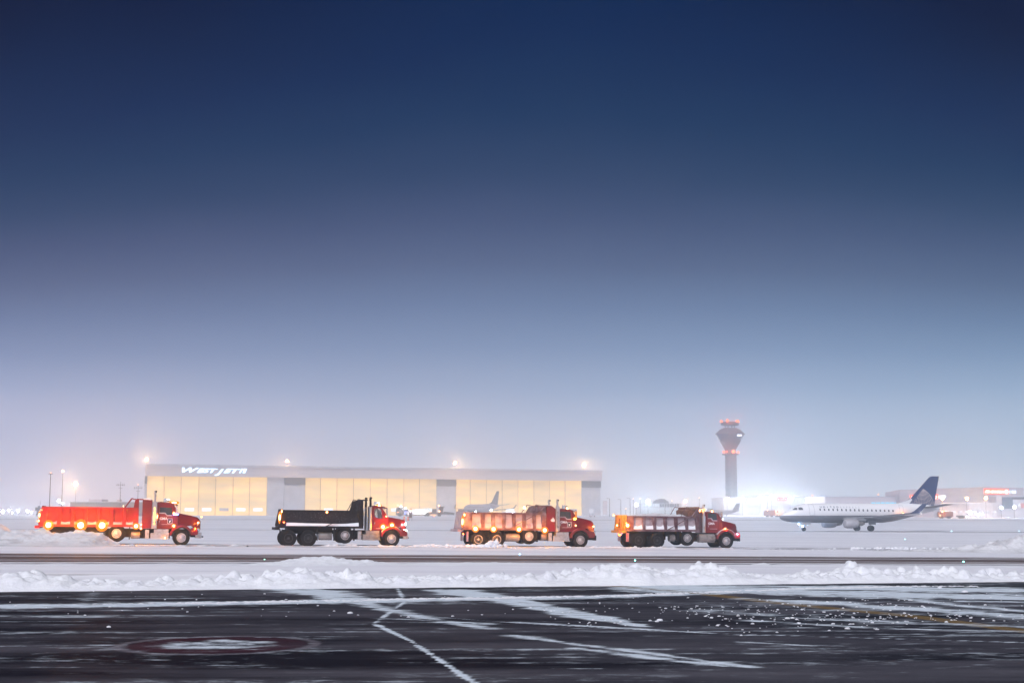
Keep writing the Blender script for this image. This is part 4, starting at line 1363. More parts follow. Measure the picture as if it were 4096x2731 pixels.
    mg.cyl((gx, 0, .35), (gx, 0, 1.7), .08); mg.cyl((gx - .1, 0, .8), (gx - 1.1, 0, 1.6), .05); mg.box(gx - .3, gx + .12, -.02, .02, .7, 1.0); mg.cyl((gx, -.25, .34), (gx, .25, .34), .05)
    ng = mg.build('landing_gear', M['steel'], rt)
    for dy in (-.2, .2):
        MB().lathe([(.14, -.1), (.28, -.12), (.34, -.06), (.345, 0), (.34, .06), (.28, .12), (.14, .1)], 20, 'y', (gx, dy, .345)).build('tyre', M['rubber'], ng, True)
    mg = MB(); mg.box(gx - 1.2, gx + .9, .42, .46, 1.05, 1.6); mg.box(gx - 1.2, gx + .9, -.46, -.42, 1.05, 1.6)
    mg.build('gear_door', white, ng)
    # fin
    fin = [(25.2, 4.65), (24.0, 4.72), (22.6, 4.86), (23.4, 4.98), (25.3, 5.55), (26.0, 5.95), (29.65, 9.55), (29.95, 9.80), (30.3, 9.88), (31.75, 9.88), (30.45, 4.4)]
    mb = MB()
    th = .17
    v0 = [(-s, -th * (1.15 - (z - 4.4) * .13), z) for s, z in fin]; v1 = [(-s, th * (1.15 - (z - 4.4) * .13), z) for s, z in fin]
    k = len(fin)
    mb.add(v0 + v1, [tuple(range(k)), tuple(range(2 * k - 1, k - 1, -1))] + [(i, k + i, k + (i + 1) % k, (i + 1) % k) for i in range(k)])
    fo = mb.build('fin', navy if livery else grey, rt, bevel=0)
    if livery:
        mb = MB()
        for s_ in (-1, 1):
            base_ = [(22.5, 4.84), (23.4, 5.0), (25.3, 5.57), (25.9, 5.9), (26.1, 5.55), (25.2, 4.62)]
            mb.prism([(-a, z) for a, z in base_], s_ * .205 - .01, s_ * .205 + .01)
        mb.build('dorsal_fillet', white, fo)
        # globe lattice
        finp = [(25.6, 4.6), (29.0, 9.0), (30.6, 9.0), (30.55, 4.55)]

        def inside(s, z):
            lead = 25.75 + (z - 4.75) * (29.65 - 25.35) / (9.55 - 5.0) * .97
            return s > lead + .05 and z > 4.62 and s < 30.45 + (z - 4.4) * .237 - .12 and ((s - 26.7) / 3.78) ** 2 + ((z - 4.35) / 3.62) ** 2 < 1.0
        mb = MB()

        def line(pts, wd):
            for (a, b) in zip(pts[:-1], pts[1:]):
                if inside(*a) and inside(*b):
                    dx_, dz_ = b[0] - a[0], b[1] - a[1]; l = math.hypot(dx_, dz_) + 1e-9
                    nx_, nz_ = -dz_ / l * wd / 2, dx_ / l * wd / 2
                    for s_ in (-1, 1):
                        yy = lambda z: s_ * (.17 * (1.15 - (z - 4.4) * .13) + .006)
                        mb.add([(-a[0] - nx_, yy(a[1]), a[1] + nz_), (-a[0] + nx_, yy(a[1]), a[1] - nz_), (-b[0] + nx_, yy(b[1]), b[1] - nz_), (-b[0] - nx_, yy(b[1]), b[1] + nz_)], [(0, 1, 2, 3)])
        pole_ = (28.35, 8.0)
        line([(26.7 + 3.74 * math.cos(a), 4.35 + 3.58 * math.sin(a)) for a in np.linspace(-.1, 1.5, 60)], .08)
        for rr in (.85, 1.55, 2.25, 2.95, 3.65):
            line([(pole_[0] - .1 * rr + rr * .95 * math.cos(a), pole_[1] + rr * 1.02 * math.sin(a)) for a in np.linspace(-math.pi, .2, 90)], .05)
        for a in np.linspace(RAD(-142), RAD(-28), 15):
            bend = (a + RAD(85)) * .35
            pts = []
            for q in np.linspace(.25, 4.6, 60):
                aa = a - bend * (q / 4.6) ** 1.3
                pts.append((pole_[0] + q * math.cos(aa), pole_[1] + q * math.sin(aa)))
            line(pts, .075)
        mb.build('globe_emblem', gold, fo)
    # windows, doors, cockpit glass, both sides
    dark = bpy.data.materials.get('cabin_window') or mat('cabin_window', (.035, .035, .06), .2)

    def skin(s, z):
        P_ = prof
        S = [p[0] for p in P_]
        zc = np.interp(s, S, [p[1] for p in P_]); rz = np.interp(s, S, [p[2] for p in P_]); ry = np.interp(s, S, [p[3] for p in P_])
        return ry * math.sqrt(max(0, 1 - ((z - zc) / rz) ** 2))
    for s_ in (1, -1):
        for i in range(18):
            s0 = 7.2 + i * .84
            z0 = 3.80 - i * .012
            mb = MB()
            pts = [(-.13, -.10), (-.10, -.19), (.10, -.19), (.13, -.10), (.13, .10), (.10, .19), (-.10, .19), (-.13, .10)]
            v = [(-(s0 + a), s_ * (skin(s0 + a, z0 + b2) + .012), z0 + b2) for a, b2 in pts]
            v += [(p[0], p[1] - s_ * .03, p[2]) for p in v]
            mb.add(v, [tuple(range(8)), tuple(range(15, 7, -1))] + [(q, (q + 1) % 8, 8 + (q + 1) % 8, 8 + q) for q in range(8)])
            mb.build('window', dark, rt)
        for nm_, quad in (('cockpit_window', [(2.15, 3.72), (2.75, 4.10), (3.05, 4.12), (2.95, 3.72)]), ('cockpit_window', [(3.15, 3.72), (3.25, 4.16), (3.85, 4.18), (4.0, 3.72)])):
            mb = MB()
            v = []
            for a, b2 in quad:
                v.append((-a, s_ * (skin(a, b2) + .015), b2 + .02))
            # subdivide along s for the curved skin
            R2 = []
            for q in range(5):
                f_ = q / 4
                lo = (quad[0][0] + (quad[3][0] - quad[0][0]) * f_, quad[0][1]); hi = (quad[1][0] + (quad[2][0] - quad[1][0]) * f_, quad[1][1] + (quad[2][1] - quad[1][1]) * f_)
                col = []
                for g_ in range(4):
                    a = lo[0] + (hi[0] - lo[0]) * g_ / 3; z = lo[1] + (hi[1] - lo[1]) * g_ / 3
                    col.append((-a, s_ * (skin(a, z) + .02), z + .01))
                R2.append(col)
            mb.loft(R2, closed=False, caps=False)
            mb.build(nm_, dark, rt, True)
        for d0, d1, za, zb_ in ((5.15, 6.1, 2.8, 4.75), (22.9, 23.65, 2.95, 4.6)):
            mb = MB()
            ed = [(d0, za), (d0, zb_ - .1), (d0 + .1, zb_), (d1 - .1, zb_), (d1, zb_ - .1), (d1, za)]
            dense = []
            for a, b2 in zip(ed, ed[1:] + ed[:1]):
                for q in range(8):
                    dense.append((a[0] + (b2[0] - a[0]) * q / 8, a[1] + (b2[1] - a[1]) * q / 8))
            dense.append(dense[0])
            mb.tube([(-a, s_ * (skin(a, z) + .003), z) for a, z in dense], .016, 4)
            mb.build('cabin_door', M['louvre'], rt)
    # livery lettering on the side that faces the camera (+y) and the other
    if livery:
        blue = mat('livery_blue', (.012, .03, .14), .4); pale = mat('livery_grey', (.52, .52, .56), .4)
        for s_ in (1, -1):
            for body, mt_, sx0, w in (('UNITED', blue, 7.1, 4.3), ('EXPRESS', pale, 11.0, 4.6)):
                spc = w / len(body)
                for i, ch in enumerate(body):
                    me = text_mesh('lettering', ch, .52, mt_, .004, align='CENTER', offset=.008)
                    s0 = sx0 + spc * (i + .5) * .9
                    z0 = 4.12 - (s0 - 7) * .01
                    if s_ < 0:
                        s0 = sx0 + (8.6 if body == 'UNITED' else 0) - spc * (i + .5) * .9 + (0 if body == 'UNITED' else 4.0) - (4.2 if body == 'UNITED' else 0)
                    y0 = skin(s0, z0)
                    lean_ = math.asin(min(.95, (z0 + .18 - 3.18) / 1.73)) * .86
                    Rm = (Matrix.Rotation(math.pi, 4, 'Z') if s_ > 0 else Matrix.Identity(4)) @ Matrix.Rotation(math.pi / 2 - lean_, 4, 'X')
                    oo = link('lettering', me, rt)
                    oo.matrix_local = Matrix.Translation((-s0, s_ * (y0 + .05), z0 + .0)) @ Rm
        link('registration', text_mesh('registration', 'N855RW', .42, M['black'], .004), rt, (-24.55, skin(24.6, 2.95) + .05, 2.95), None)
        bpy.data.objects[rt.children[-1].name].rotation_euler = (math.pi / 2 + .30, 0, math.pi - .09)
        bulb(rt, (-4.25, .17, 1.15), .13, 'taxi', 'taxi_lamp'); bulb(rt, (-4.25, -.17, 1.15), .13, 'taxi', 'taxi_lamp'); bulb(rt, (-4.3, 0, .85), .10, 'taxi', 'taxi_lamp')
        bulb(rt, (-23.3, 1.75, 3.1), .13, 'amber_small', 'beacon_lamp')
        bulb(rt, (-20.3, 13.3, 3.1), .05, 'white', 'navigation_lamp')
        MB().tube([(-7.6, 0, 1.44), (-7.8, 0, 1.1)], .03).build('antenna', white, rt)
        MB().tube([(-18.3, 0, 1.44), (-18.8, 0, 1.0)], .03).build('antenna', white, rt)
    return rt


ng_px = at(3215, 2123, 255.5)
yaw = math.pi + RAD(14)
fwd = Vector((math.cos(yaw), math.sin(yaw), 0))
root_p = Vector(ng_px) + fwd * 4.6
jet('airliner', 'white twin-engine airliner with navy tail and gold globe lattice, blue UNITED lettering', (root_p.x, root_p.y, ng_px.z), yaw)
gj = at(1985, 2052, 600)
jet('airliner', 'pale grey parked jet with a tall fin in front of the hangar doors', (gj.x - 14.5, gj.y + 24, float(gz(gj.x, gj.y))), math.pi - RAD(62), livery=False, scale=1.05)


# T-tail regional jet in the glare on the right
def ttail(loc, yaw):
    rt = thing('regional_jet', 'hazy brown-grey T-tail jet parked behind snow in the glare under the tower', 'airliner', loc, (0, 0, yaw))
    m_ = mat('hazy_jet', (.34, .27, .28), .6)
    prof = [(0, 2.2, .1), (.8, 2.2, .7), (2.2, 2.4, 1.15), (4, 2.5, 1.3), (18, 2.5, 1.3), (22, 2.9, .9), (26, 3.3, .25)]
    MB().loft([[(-s, r * math.cos(a), z + r * math.sin(a)) for a in [k * math.pi / 8 for k in range(16)]] for s, z, r in prof]).build('fuselage', m_, rt, True)
    MB().prism([(-20.5, 3.2), (-24.2, 7.6), (-27, 7.6), (-25.5, 3.2)], -.15, .15).build('fin', m_, rt)
    MB().prismz([(-24.4, 0), (-26.5, 4.6), (-27.3, 4.6), (-26.8, 0), (-27.3, -4.6), (-26.5, -4.6)], 7.6, 7.75).build('tailplane', m_, rt)
    MB().prismz([(-10.5, 1), (-15.0, 11), (-16.2, 11), (-15.5, 1), (-15.5, -1), (-16.2, -11), (-15.0, -11), (-10.5, -1)], 1.3, 1.55).build('wing', m_, rt)
    for s_ in (-1, 1):
        MB().lathe([(.45, 0), (.62, -.2), (.66, -1.4), (.5, -3.2), (.3, -3.6)], 18, 'x', (-18, s_ * 2.0, 3.1)).build('engine', [m_], rt, True)
    mb = MB()
    for x, y in ((-3, 0), (-14.5, 1.6), (-14.5, -1.6)):
        mb.cyl((x, y, .4), (x, y, 1.8), .1); mb.cyl((x, y - .2, .4), (x, y + .2, .4), .4, n=14)
    mb.build('landing_gear', M['black'], rt)
    return rt


pj = at(2963, 2056, 560)
ttail((pj.x - 11.5, pj.y + 14, float(gz(pj.x, pj.y)) + .2), RAD(128)).scale = (.68,) * 3

# ------------------------------------------------------------------ hangar
HA = Vector((-177.0, 690.0)); HB = Vector((49.2, 790.0))
hu = (HB - HA).normalized(); HLEN = (HB - HA).length
hphi = math.atan2(hu.y, hu.x)
H0 = 2.2


def hx_(px):
    """distance along the hangar front for a photo column"""
    k = (px - 2048) / F * 1 / math.cos(PITCH) * .9925 / .9925
    # X = k' * Y along the ray at mid height
    p = at(px, 1980, 1.0); k = p.x
    return (k * HA.y - HA.x) / (hu.x - k * hu.y)


han = thing('hangar', 'long low aircraft hangar with glowing yellow doors and a lit WESTJET sign', 'hangar', (HA.x, HA.y, H0), (0, 0, hphi))
RT = 27.05 - H0; FB = 21.2 - H0
mb = MB(); mb.prismz([(.4, 2.0), (HLEN - .4, 2.0), (HLEN - .4, 60), (45, 60)], -1, RT - .6)
mb.build('wall', M['greyw'], han)
mb = MB(); mb.box(0, HLEN, -1.2, 1.995, FB, RT - 1.0)
mb.build('fascia', M['greyw'], han)
mb = MB(); mb.prismz([(-.5, -1.7), (HLEN + .5, -1.7), (HLEN + .5, 62), (45, 62)], RT - .997, RT)
mb.build('roof', M['palew'], han)
doorm = bpy.data.materials.new('backlit_door'); doorm.use_nodes = True
t = doorm.node_tree; b = t.nodes['Principled BSDF']; NN = t.nodes.new; LL = t.links.new
tcd = NN('ShaderNodeTexCoord'); mpd = NN('ShaderNodeMapping'); mpd.inputs['Scale'].default_value = (.05, .05, .22)
LL(tcd.outputs['Object'], mpd.inputs['Vector'])
nd = NN('ShaderNodeTexNoise'); nd.inputs['Scale'].default_value = 1.0; nd.inputs['Detail'].default_value = 3
LL(mpd.outputs[0], nd.inputs['Vector'])
rpd = NN('ShaderNodeMapRange'); rpd.inputs['From Min'].default_value = .3; rpd.inputs['From Max'].default_value = .7
rpd.inputs['To Min'].default_value = .46; rpd.inputs['To Max'].default_value = .95
LL(nd.outputs['Fac'], rpd.inputs['Value'])
oi = NN('ShaderNodeObjectInfo')
rnd = NN('ShaderNodeMapRange'); rnd.inputs['To Min'].default_value = .8; rnd.inputs['To Max'].default_value = 1.15
LL(oi.outputs['Random'], rnd.inputs['Value'])
ml = NN('ShaderNodeMath'); ml.operation = 'MULTIPLY'
LL(rpd.outputs[0], ml.inputs[0]); LL(rnd.outputs[0], ml.inputs[1])
b.inputs['Base Color'].default_value = (.6, .55, .45, 1)
b.inputs['Emission Color'].default_value = (1.0, .52, .02, 1)
LL(ml.outputs[0], b.inputs['Emission Strength'])
doorrail = mat('door_rail_paint', (.55, .40, .25), .7)
panem = emat('lit_pane', (.75, .85, 1.0), 1.6)
b1 = [560 + v / 3.675 for v in (100, 355, 605, 865, 1115, 1370, 1615, 1870)]
b2_ = [1200 + v * .5952 for v in (35, 140, 250, 362, 475, 588, 700, 805, 920)]
b3 = [1200 + v * .5952 for v in (1050, 1147, 1255, 1362, 1468, 1575, 1680, 1785, 1895)]
unlit = [(1070, 1137)]
k = 0
for bay in (b1, b2_, b3):
    for a, c in zip(bay[:-1], bay[1:]):
        x0, x1 = hx_(a), hx_(c)
        dy = .25 * (k % 2)
        mb = MB(); mb.box(x0 + .12, x1 - .12, .6 + dy, 1.2 + dy, -.8, FB - .004)
        d_ = mb.build('hangar_door', doorm, han)
        if k % 2 == 0 or bay is b1:
            xm = (x0 + x1) / 2
            MB().box(xm - 2.3, xm + 2.3, .55 + dy, .61 + dy, 2.2, 3.7).build('window', panem if k % 3 != 1 else M['palew'], d_)
        mb = MB(); mb.box(x0 - .10, x0 + .10, .5, 1.9, -.8, FB - .004)
        mb.build('door_rail', doorrail, han)
        k += 1
for a, c in ((578, b1[0]), (b1[-1], 1137), (1137, b2_[0]), (b2_[-1], b3[0]), (b3[-1], 2404)):
    x0, x1 = hx_(a), hx_(c)
    MB().box(x0 + .05, x1 - .12, .4, 1.95, -.8, FB - .01).build('pillar', M['palew'], han)
for a, c in ((578, 587), (1138, 1220), (b2_[-1], b3[0]), (b3[-1], 2404)):
    x0, x1 = hx_(a), hx_(c)
    MB().box(x0, x1, -.1, .39, FB - 3.6, FB - .02).build('louvre', M['louvre'], han)
signm = emat('sign_blue_white', (.55, .78, 1.0), 3.0)
x0s, x1s = hx_(724), hx_(982)
sg = thing('illuminated_sign', 'illuminated slanted WESTJET letters on the hangar fascia', 'sign', HA.to_3d() + Vector((hu.x * x0s, hu.y * x0s, H0)), (0, 0, hphi))
tot = x1s - x0s
for word, size, dz, fa, fb in (('W', 3.25, 0, 0, .255), ('EST', 2.8, 0, .225, .545), ('J', 3.3, -.55, .50, .64), ('ET', 2.8, 0, .635, .895)):
    me = text_mesh('lettering', word, size, signm, .12, .38, offset=.09)
    w = max(v.co.x for v in me.vertices); w0 = min(v.co.x for v in me.vertices)
    for v in me.vertices: v.co.x = (v.co.x - w0) * (fb - fa) * tot / (w - w0)
    link('lettering', me, sg, (fa * tot, -1.35, FB + 1.95 + dz), (math.pi / 2, 0, 0))
mb = MB(); mb.prism([(0, 0), (1.0, 2.1), (3.9, 2.1), (3.0, .0), (1.6, .0), (2.3, 1.5), (1.5, 1.5), (.8, 0)], -1.5, -1.3)
mb.build('emblem', signm, sg, loc=(.882 * tot, 0, FB + 1.95))

# ------------------------------------------------------------------ lamps in the fog
LM = {}


def fogmat(col, s):
    k_ = (col, s > 60)
    if k_ not in LM:
        LM[k_] = emat('floodlamp', col, 30 if s > 60 else 9)
        LM[k_].cycles.emission_sampling = 'NONE'
    return LM[k_]


WARM = (1.0, .50, .20); COOL = (.85, .92, 1.0); ORNG = (1.0, .28, .10); BLU = (.3, .6, 1.0)


def flood(px, py, Y, r, s, col, label, name='floodlight', base=None, cat='floodlight', group=None, mast=False, polew=.12, arm=None):
    p = at(px, py, Y)
    polew = min(polew, .09) if Y > 450 and base is None else polew
    zb_ = float(gz(p.x, p.y)) if base is None else base
    rt = thing(name, label, cat, (p.x, p.y, zb_), (0, 0, 0), group)
    h = p.z - zb_
    mb = MB(); mb.cyl((0, 0, -.1), (0, 0, h), polew, polew * .7, 8)
    if arm: mb.bar((-arm, 0, h - .25), (arm, 0, h - .25), .12, .12)
    mb.box(-r * .7, r * .7, .0, r * 1.2, h - r * .9, h + r * .5)
    mb.build('pole', M['pole'], rt)
    lm = MB().ico((0, -r * .8, h), r, 2).build('lamp', fogmat(col, s), rt, True)
    if r >= .2:
        glow(lm, (0, -r * 2.6, h), r, col, s * (1.9 if col[2] < .5 else .6))
    return rt


# on the hangar roof
for i, (px, py, r, s) in enumerate(((588, 1836, .7, 330), (1149, 1843, .62, 330), (1820, 1851, .72, 400), (2335, 1860, .65, 290))):
    x = hx_(px)
    Yq = HA.y + hu.y * x + 1.0
    lab = ['warm floodlight at the left end of the hangar roof', 'small warm floodlight on the hangar roof right of the WESTJET sign',
           'large warm floodlight on the hangar roof above the second pillar', 'warm floodlight near the right end of the hangar roof'][i]
    flood(px, py, Yq, r, s, WARM, lab, base=27.05)
flood(304, 1935, 560, .8, 200, WARM, 'hazy warm floodlight on a pole beyond the leftmost truck', mast=True)
p_ = flood(252, 1884, 420, .26, 220, WARM, 'tall thin lamp post with a warm white lamp, right of the red-tipped pole', name='lamp_post', cat='lamp post')
p_ = flood(203, 1890, 330, .10, 60, ORNG, 'tall thin pole with a red lamp at its tip above the leftmost truck', name='lamp_post', cat='lamp post', arm=.5)
flood(237, 2002, 520, .55, 200, COOL, 'white floodlight low in the fog behind the leftmost truck', mast=True)
flood(250, 2012, 500, .25, 120, COOL, 'small white work lamp just below the low white floodlight', mast=True)
for i, (px, py, r, s) in enumerate(((12, 2046, .6, 120), (36, 2040, .5, 120), (74, 2042, .5, 100), (112, 2044, .6, 140), (128, 2048, .4, 90), (50, 2050, .35, 90))):
    flood(px, py, 640, r, s, COOL, ('leftmost white apron lamp at the left edge', 'second white apron lamp from the left edge', 'white apron lamp midway between left edge and raised hut', 'big white apron lamp left of the raised hut', 'small white apron lamp close beside the raised hut', 'low small apron lamp in the left glare cluster')[i], group='white apron lamps at the far left')
for (px, py, Y, r, s, col, lab) in (
        (2592, 2006, 640, 1.0, 300, COOL, 'big white floodlight in front of the glass terminal left of its dome'),
        (2545, 2018, 640, .7, 130, COOL, 'fainter white floodlight left of the glass terminal'),
        (2740, 2004, 640, .7, 220, WARM, 'warm orange floodlight behind the rightmost truck tarp'),
        (2908, 1997, 630, 1.0, 260, COOL, 'white floodlight at the left end of the white cargo shed below the tower'),
        (2970, 1998, 630, .9, 220, COOL, 'second white floodlight of the white cargo shed'),
        (3040, 1992, 630, 1.0, 260, COOL, 'white floodlight on the white cargo shed left of its red sign'),
        (3086, 1990, 630, 1.0, 260, COOL, 'white floodlight close to the red sign on the white cargo shed'),
        (3160, 1996, 630, 1.0, 260, COOL, 'white floodlight right of the red sign on the white cargo shed'),
        (3236, 1997, 630, 1.1, 280, COOL, 'white floodlight at the right end of the white cargo shed beside the oval sign'),
        (3768, 1995, 505, .42, 80, WARM, 'warm floodlight just right of the navy tail fin'),
        (3866, 1993, 500, .55, 113, WARM, 'warm floodlight mast in front of the cargo building, left of two'),
        (3942, 1991, 500, .55, 113, WARM, 'warm floodlight mast in front of the cargo building, right of two'),
        (3880, 2049, 500, .6, 170, COOL, 'white lamp low in front of the cargo building'),
        (4004, 2029, 500, .55, 130, COOL, 'white lamp on the grey cargo annex, left one'),
        (4056, 2027, 500, .55, 130, COOL, 'white lamp on the grey cargo annex, right one')):
    flood(px, py, Y, r, s, col, lab)
for i, px in enumerate((3904, 3917, 3930)):
    flood(px, 2055, 500, .32, 60, COOL, ('left', 'middle', 'right')[i] + ' lamp of three small white dock lamps at the cargo building', name='dock_lamp', cat='lamp', group='three small dock lamps')
for (px, py, lab) in ((3068, 1972, 'small orange obstruction lamp on the white cargo shed roof'), (3249, 1980, 'small orange obstruction lamp above the oval sign'), (3513, 1977, 'small orange obstruction lamp above the airliner cabin')):
    flood(px, py, 600, .22, 60, ORNG, lab, name='obstruction_lamp', cat='lamp')
for (px, py, col, lab) in ((2533, 1994, WARM, 'faint street lamp left of the dome, first of two'), (2561, 1994, WARM, 'faint street lamp left of the dome, second of two'), (2797, 1990, WARM, 'small orange street lamp above the rightmost cab'),
                           (2687, 2003, WARM, 'orange street lamp right of the dome'), (2503, 2033, WARM, 'dim orange lamp low behind the yellow tailgate')):
    flood(px, py, 600, .16, 60, col, lab, name='street_lamp', cat='street lamp')
for (px, py, lab) in ((2438, 1993, 'bare thin pole right of the tall grey box'), (2483, 1997, 'second bare thin pole behind the yellow tailgate'), (2520, 1992, 'tall bare pole left of the glass terminal'), (2660, 1996, 'tall bare pole at the dome')):
    p = at(px, py, 560)
    zb_ = float(gz(p.x, p.y))
    tag(MB().cyl((0, 0, 0), (0, 0, p.z - zb_), .12, .08, 8).bar((0, 0, p.z - zb_), (-1.2, 0, p.z - zb_ + .1), .12, .12).build('pole', M['pole'], None, False, (p.x, p.y, zb_)), lab, 'pole')

# blue and green taxiway lights set in the ground
for (px, py, Y, col, r, lab) in ((96, 2077, 405, BLU, .20, 'blue taxiway light far left above the snow heap'), (1058, 2236, 61.5, (.3, 1, .75), .045, 'green light in the brown road between the two left trucks'),
                                 (2079, 2215, 72, BLU, .05, 'blue light at the far edge of the brown road below the third truck'), (2540, 2239, 62, (.25, 1, .75), .05, 'green light in the brown road below the rightmost truck'),
                                 (3854, 2244, 66, (.25, 1, .75), .05, 'green light in the brown road at the far right'), (3620, 2155, 155, (.3, .9, 1), .07, 'cyan light in the snow below the airliner tail'),
                                 (3806, 2123, 258, (.4, .8, 1), .12, 'cyan light on the far taxiway right of the airliner'), (4076, 2123, 258, (.4, .8, 1), .12, 'cyan light on the far taxiway at the right edge')):
    p = at(px, py, Y)
    rt = thing('taxiway_light', lab, 'taxiway light', (p.x, p.y, p.z - r))
    MB().cyl((0, 0, -.3), (0, 0, r * .4), r * .8, r * .8, 10).build('base', M['pole'], rt)
    MB().ico((0, 0, r * .7), r * .7, 2).build('lamp', fogmat(col, 30), rt, True)

# ------------------------------------------------------------------ control tower
YT_ = 830.0
ctr = at(2926, 2050, YT_)
ppm = F / (YT_ * math.cos(PITCH))
tw_ = thing('control_tower', 'tall grey control tower with a flared cab and rings of orange lamps', 'control tower', (ctr.x, YT_, 2.6))


def tz(row): return CAM_H + (2064 - row) / ppm * 1.0 - 2.6


def tr_(px): return px / ppm


mb = MB(); mb.lathe([(tr_(22.5), -1), (tr_(22), tz(1900)), (tr_(21.7), tz(1797))], 32)
sh = mb.build('shaft', M['conc'], tw_, True)
mb = MB(); mb.box(-.5, 3.0, -tr_(22) - .35, -tr_(18), -1, tz(1815)); mb.build('stair_rib', M['conc'], sh)
mb = MB(); mb.lathe([(tr_(22), tz(1797)), (tr_(42), tz(1761)), (tr_(43), tz(1759)), (tr_(40), tz(1758))], 32)
for k in range(32):
    a = 2 * math.pi * k / 32
    mb.bar((tr_(22.4) * math.cos(a), tr_(22.4) * math.sin(a), tz(1797)), (tr_(42.4) * math.cos(a), tr_(42.4) * math.sin(a), tz(1761)), .25, .25)
mb.build('flared_base', M['dgrey'], tw_, True)
mb = MB(); mb.lathe([(tr_(44), tz(1759)), (tr_(57), tz(1737.5))], 32); mb.build('cab_glass', mat('tower_glass', (.05, .05, .07), .2), tw_, False)
mb = MB(); mb.lathe([(tr_(57), tz(1738)), (tr_(60), tz(1736)), (tr_(57), tz(1733)), (tr_(42), tz(1719)), (tr_(26), tz(1711)), (tr_(20), tz(1710))], 32)
mb.build('cab_roof', M['dgrey'], tw_, True)
mb = MB()
for k in range(8):
    a = 2 * math.pi * k / 8 + .2
    mb.cyl((tr_(18) * math.cos(a), tr_(18) * math.sin(a), tz(1712)), (tr_(22) * math.cos(a), tr_(22) * math.sin(a), tz(1700)), .2, .2, 6)
mb.build('strut', M['dgrey'], tw_)
mb = MB(); mb.lathe([(tr_(30), tz(1702)), (tr_(36), tz(1699)), (tr_(36.6), tz(1688)), (tr_(33), tz(1687))], 32); mb.build('antenna_deck', M['dgrey'], tw_, True)
mb = MB(); mb.lathe([(tr_(22.2), tz(1820)), (tr_(33), tz(1819)), (tr_(33), tz(1814)), (tr_(22.2), tz(1813))], 32); mb.build('balcony', M['dgrey'], tw_, True)
MB().box(3.0, 5.5, -tr_(51) - .6, -tr_(51) + .5, tz(1747), tz(1740)).build('lit_pane', emat('tower_lit_pane', (.9, .92, 1), 2.2), tw_)
tl = emat('tower_lamp', (1, .13, .02), 5)
tl.cycles.emission_sampling = 'NONE'
for (dx, row, rad) in ((-34, 1685, 33), (-14, 1684, 33), (27, 1685, 33), (31, 1686, 33)):
    MB().ico((tr_(dx), -math.sqrt(max(0, tr_(rad) ** 2 - min(tr_(dx) ** 2, tr_(rad) ** 2))), tz(row)), .8, 2).build('lamp', tl, tw_, True)
    glow(tw_, (tr_(dx), -math.sqrt(max(0, tr_(rad) ** 2 - min(tr_(dx) ** 2, tr_(rad) ** 2))) - 1.6, tz(row)), .8, (1, .16, .03), 45)
for dx, row, r in ((-28, 1808, .75), (-19, 1807, .45), (7, 1807, .95), (30, 1809, .6)):
    MB().ico((tr_(dx), -math.sqrt(max(0, tr_(31) ** 2 - min(tr_(dx) ** 2, tr_(31) ** 2))) - .3, tz(row)), r, 2).build('lamp', tl, tw_, True)
    glow(tw_, (tr_(dx), -math.sqrt(max(0, tr_(31) ** 2 - min(tr_(dx) ** 2, tr_(31) ** 2))) - 1.9, tz(row)), r, (1, .16, .03), 45)

# ------------------------------------------------------------------ buildings


def blk(name, label, cat, pxa, pxb, rt_row, Y, depth, m_, base_row=2068, win=None):
    a, c = at(pxa, rt_row, Y), at(pxb, rt_row, Y)
    zb_ = float(gz((a.x + c.x) / 2, Y)) - .5
    rt = thing(name, label, cat, ((a.x + c.x) / 2, Y, zb_))
    w = (c.x - a.x) / 2; h = a.z - zb_
    MB().box(-w, w, 0, depth, 0, h - .3).build('wall', m_, rt)
    MB().box(-w - .2, w + .2, -.2, depth + .2, h - .297, h).build('roof', M['palew'], rt)
    return rt, w, h


# far-left terminal with stepped roof
rt, w, h = blk('terminal_building', 'low brown-grey building with a stepped roof behind the leftmost truck', 'building', 281, 600, 2005, 600, 30, mixed('brown_cladding', (.24, .18, .17), (.2, .15, .15), .2, .3, .7, .7))
MB().box(-w + 6.5, -w + 12.0, 4, 14, h, h + 1.0).build('roof_block', M['greyw'], rt)
MB().box(-w + 18, -w + 19.2, 5, 9, h, h + .9).build('roof_block', M['greyw'], rt)
mb = MB(); mb.box(-w + .5, -w + 17, -.25, -.05, 1.2, 2.4); mb.build('snow_strip', M['palew'], rt)
MB().box(w - 11.2, w - 10.9, -.2, -.1, 3.0, 5.0).build('window', emat('warm_slot', (1, .7, .35), 4), rt)
# hut on legs
p = at(157, 2060, 600)
hut = thing('equipment_hut', 'small dark equipment hut on legs with an antenna, far left', 'hut', (p.x, p.y, float(gz(p.x, p.y))))
hut.scale = (1.7,) * 3
MB().box(-.85, .85, -.6, .6, 1.35, 2.15).build('cabin', M['dgrey'], hut)
MB().box(-.35, .1, -.3, .3, 2.15, 2.5).cyl((.1, 0, 2.15), (.1, 0, 3.75), .04).build('antenna', M['dgrey'], hut)
for x in (-.4, .4):
    MB().box(x - .12, x + .12, -.5, .5, .5, 1.35).build('leg', M['dgrey'], hut)
MB().box(-.6, .6, -.6, .6, -.2, .5).build('plinth', M['dgrey'], hut)
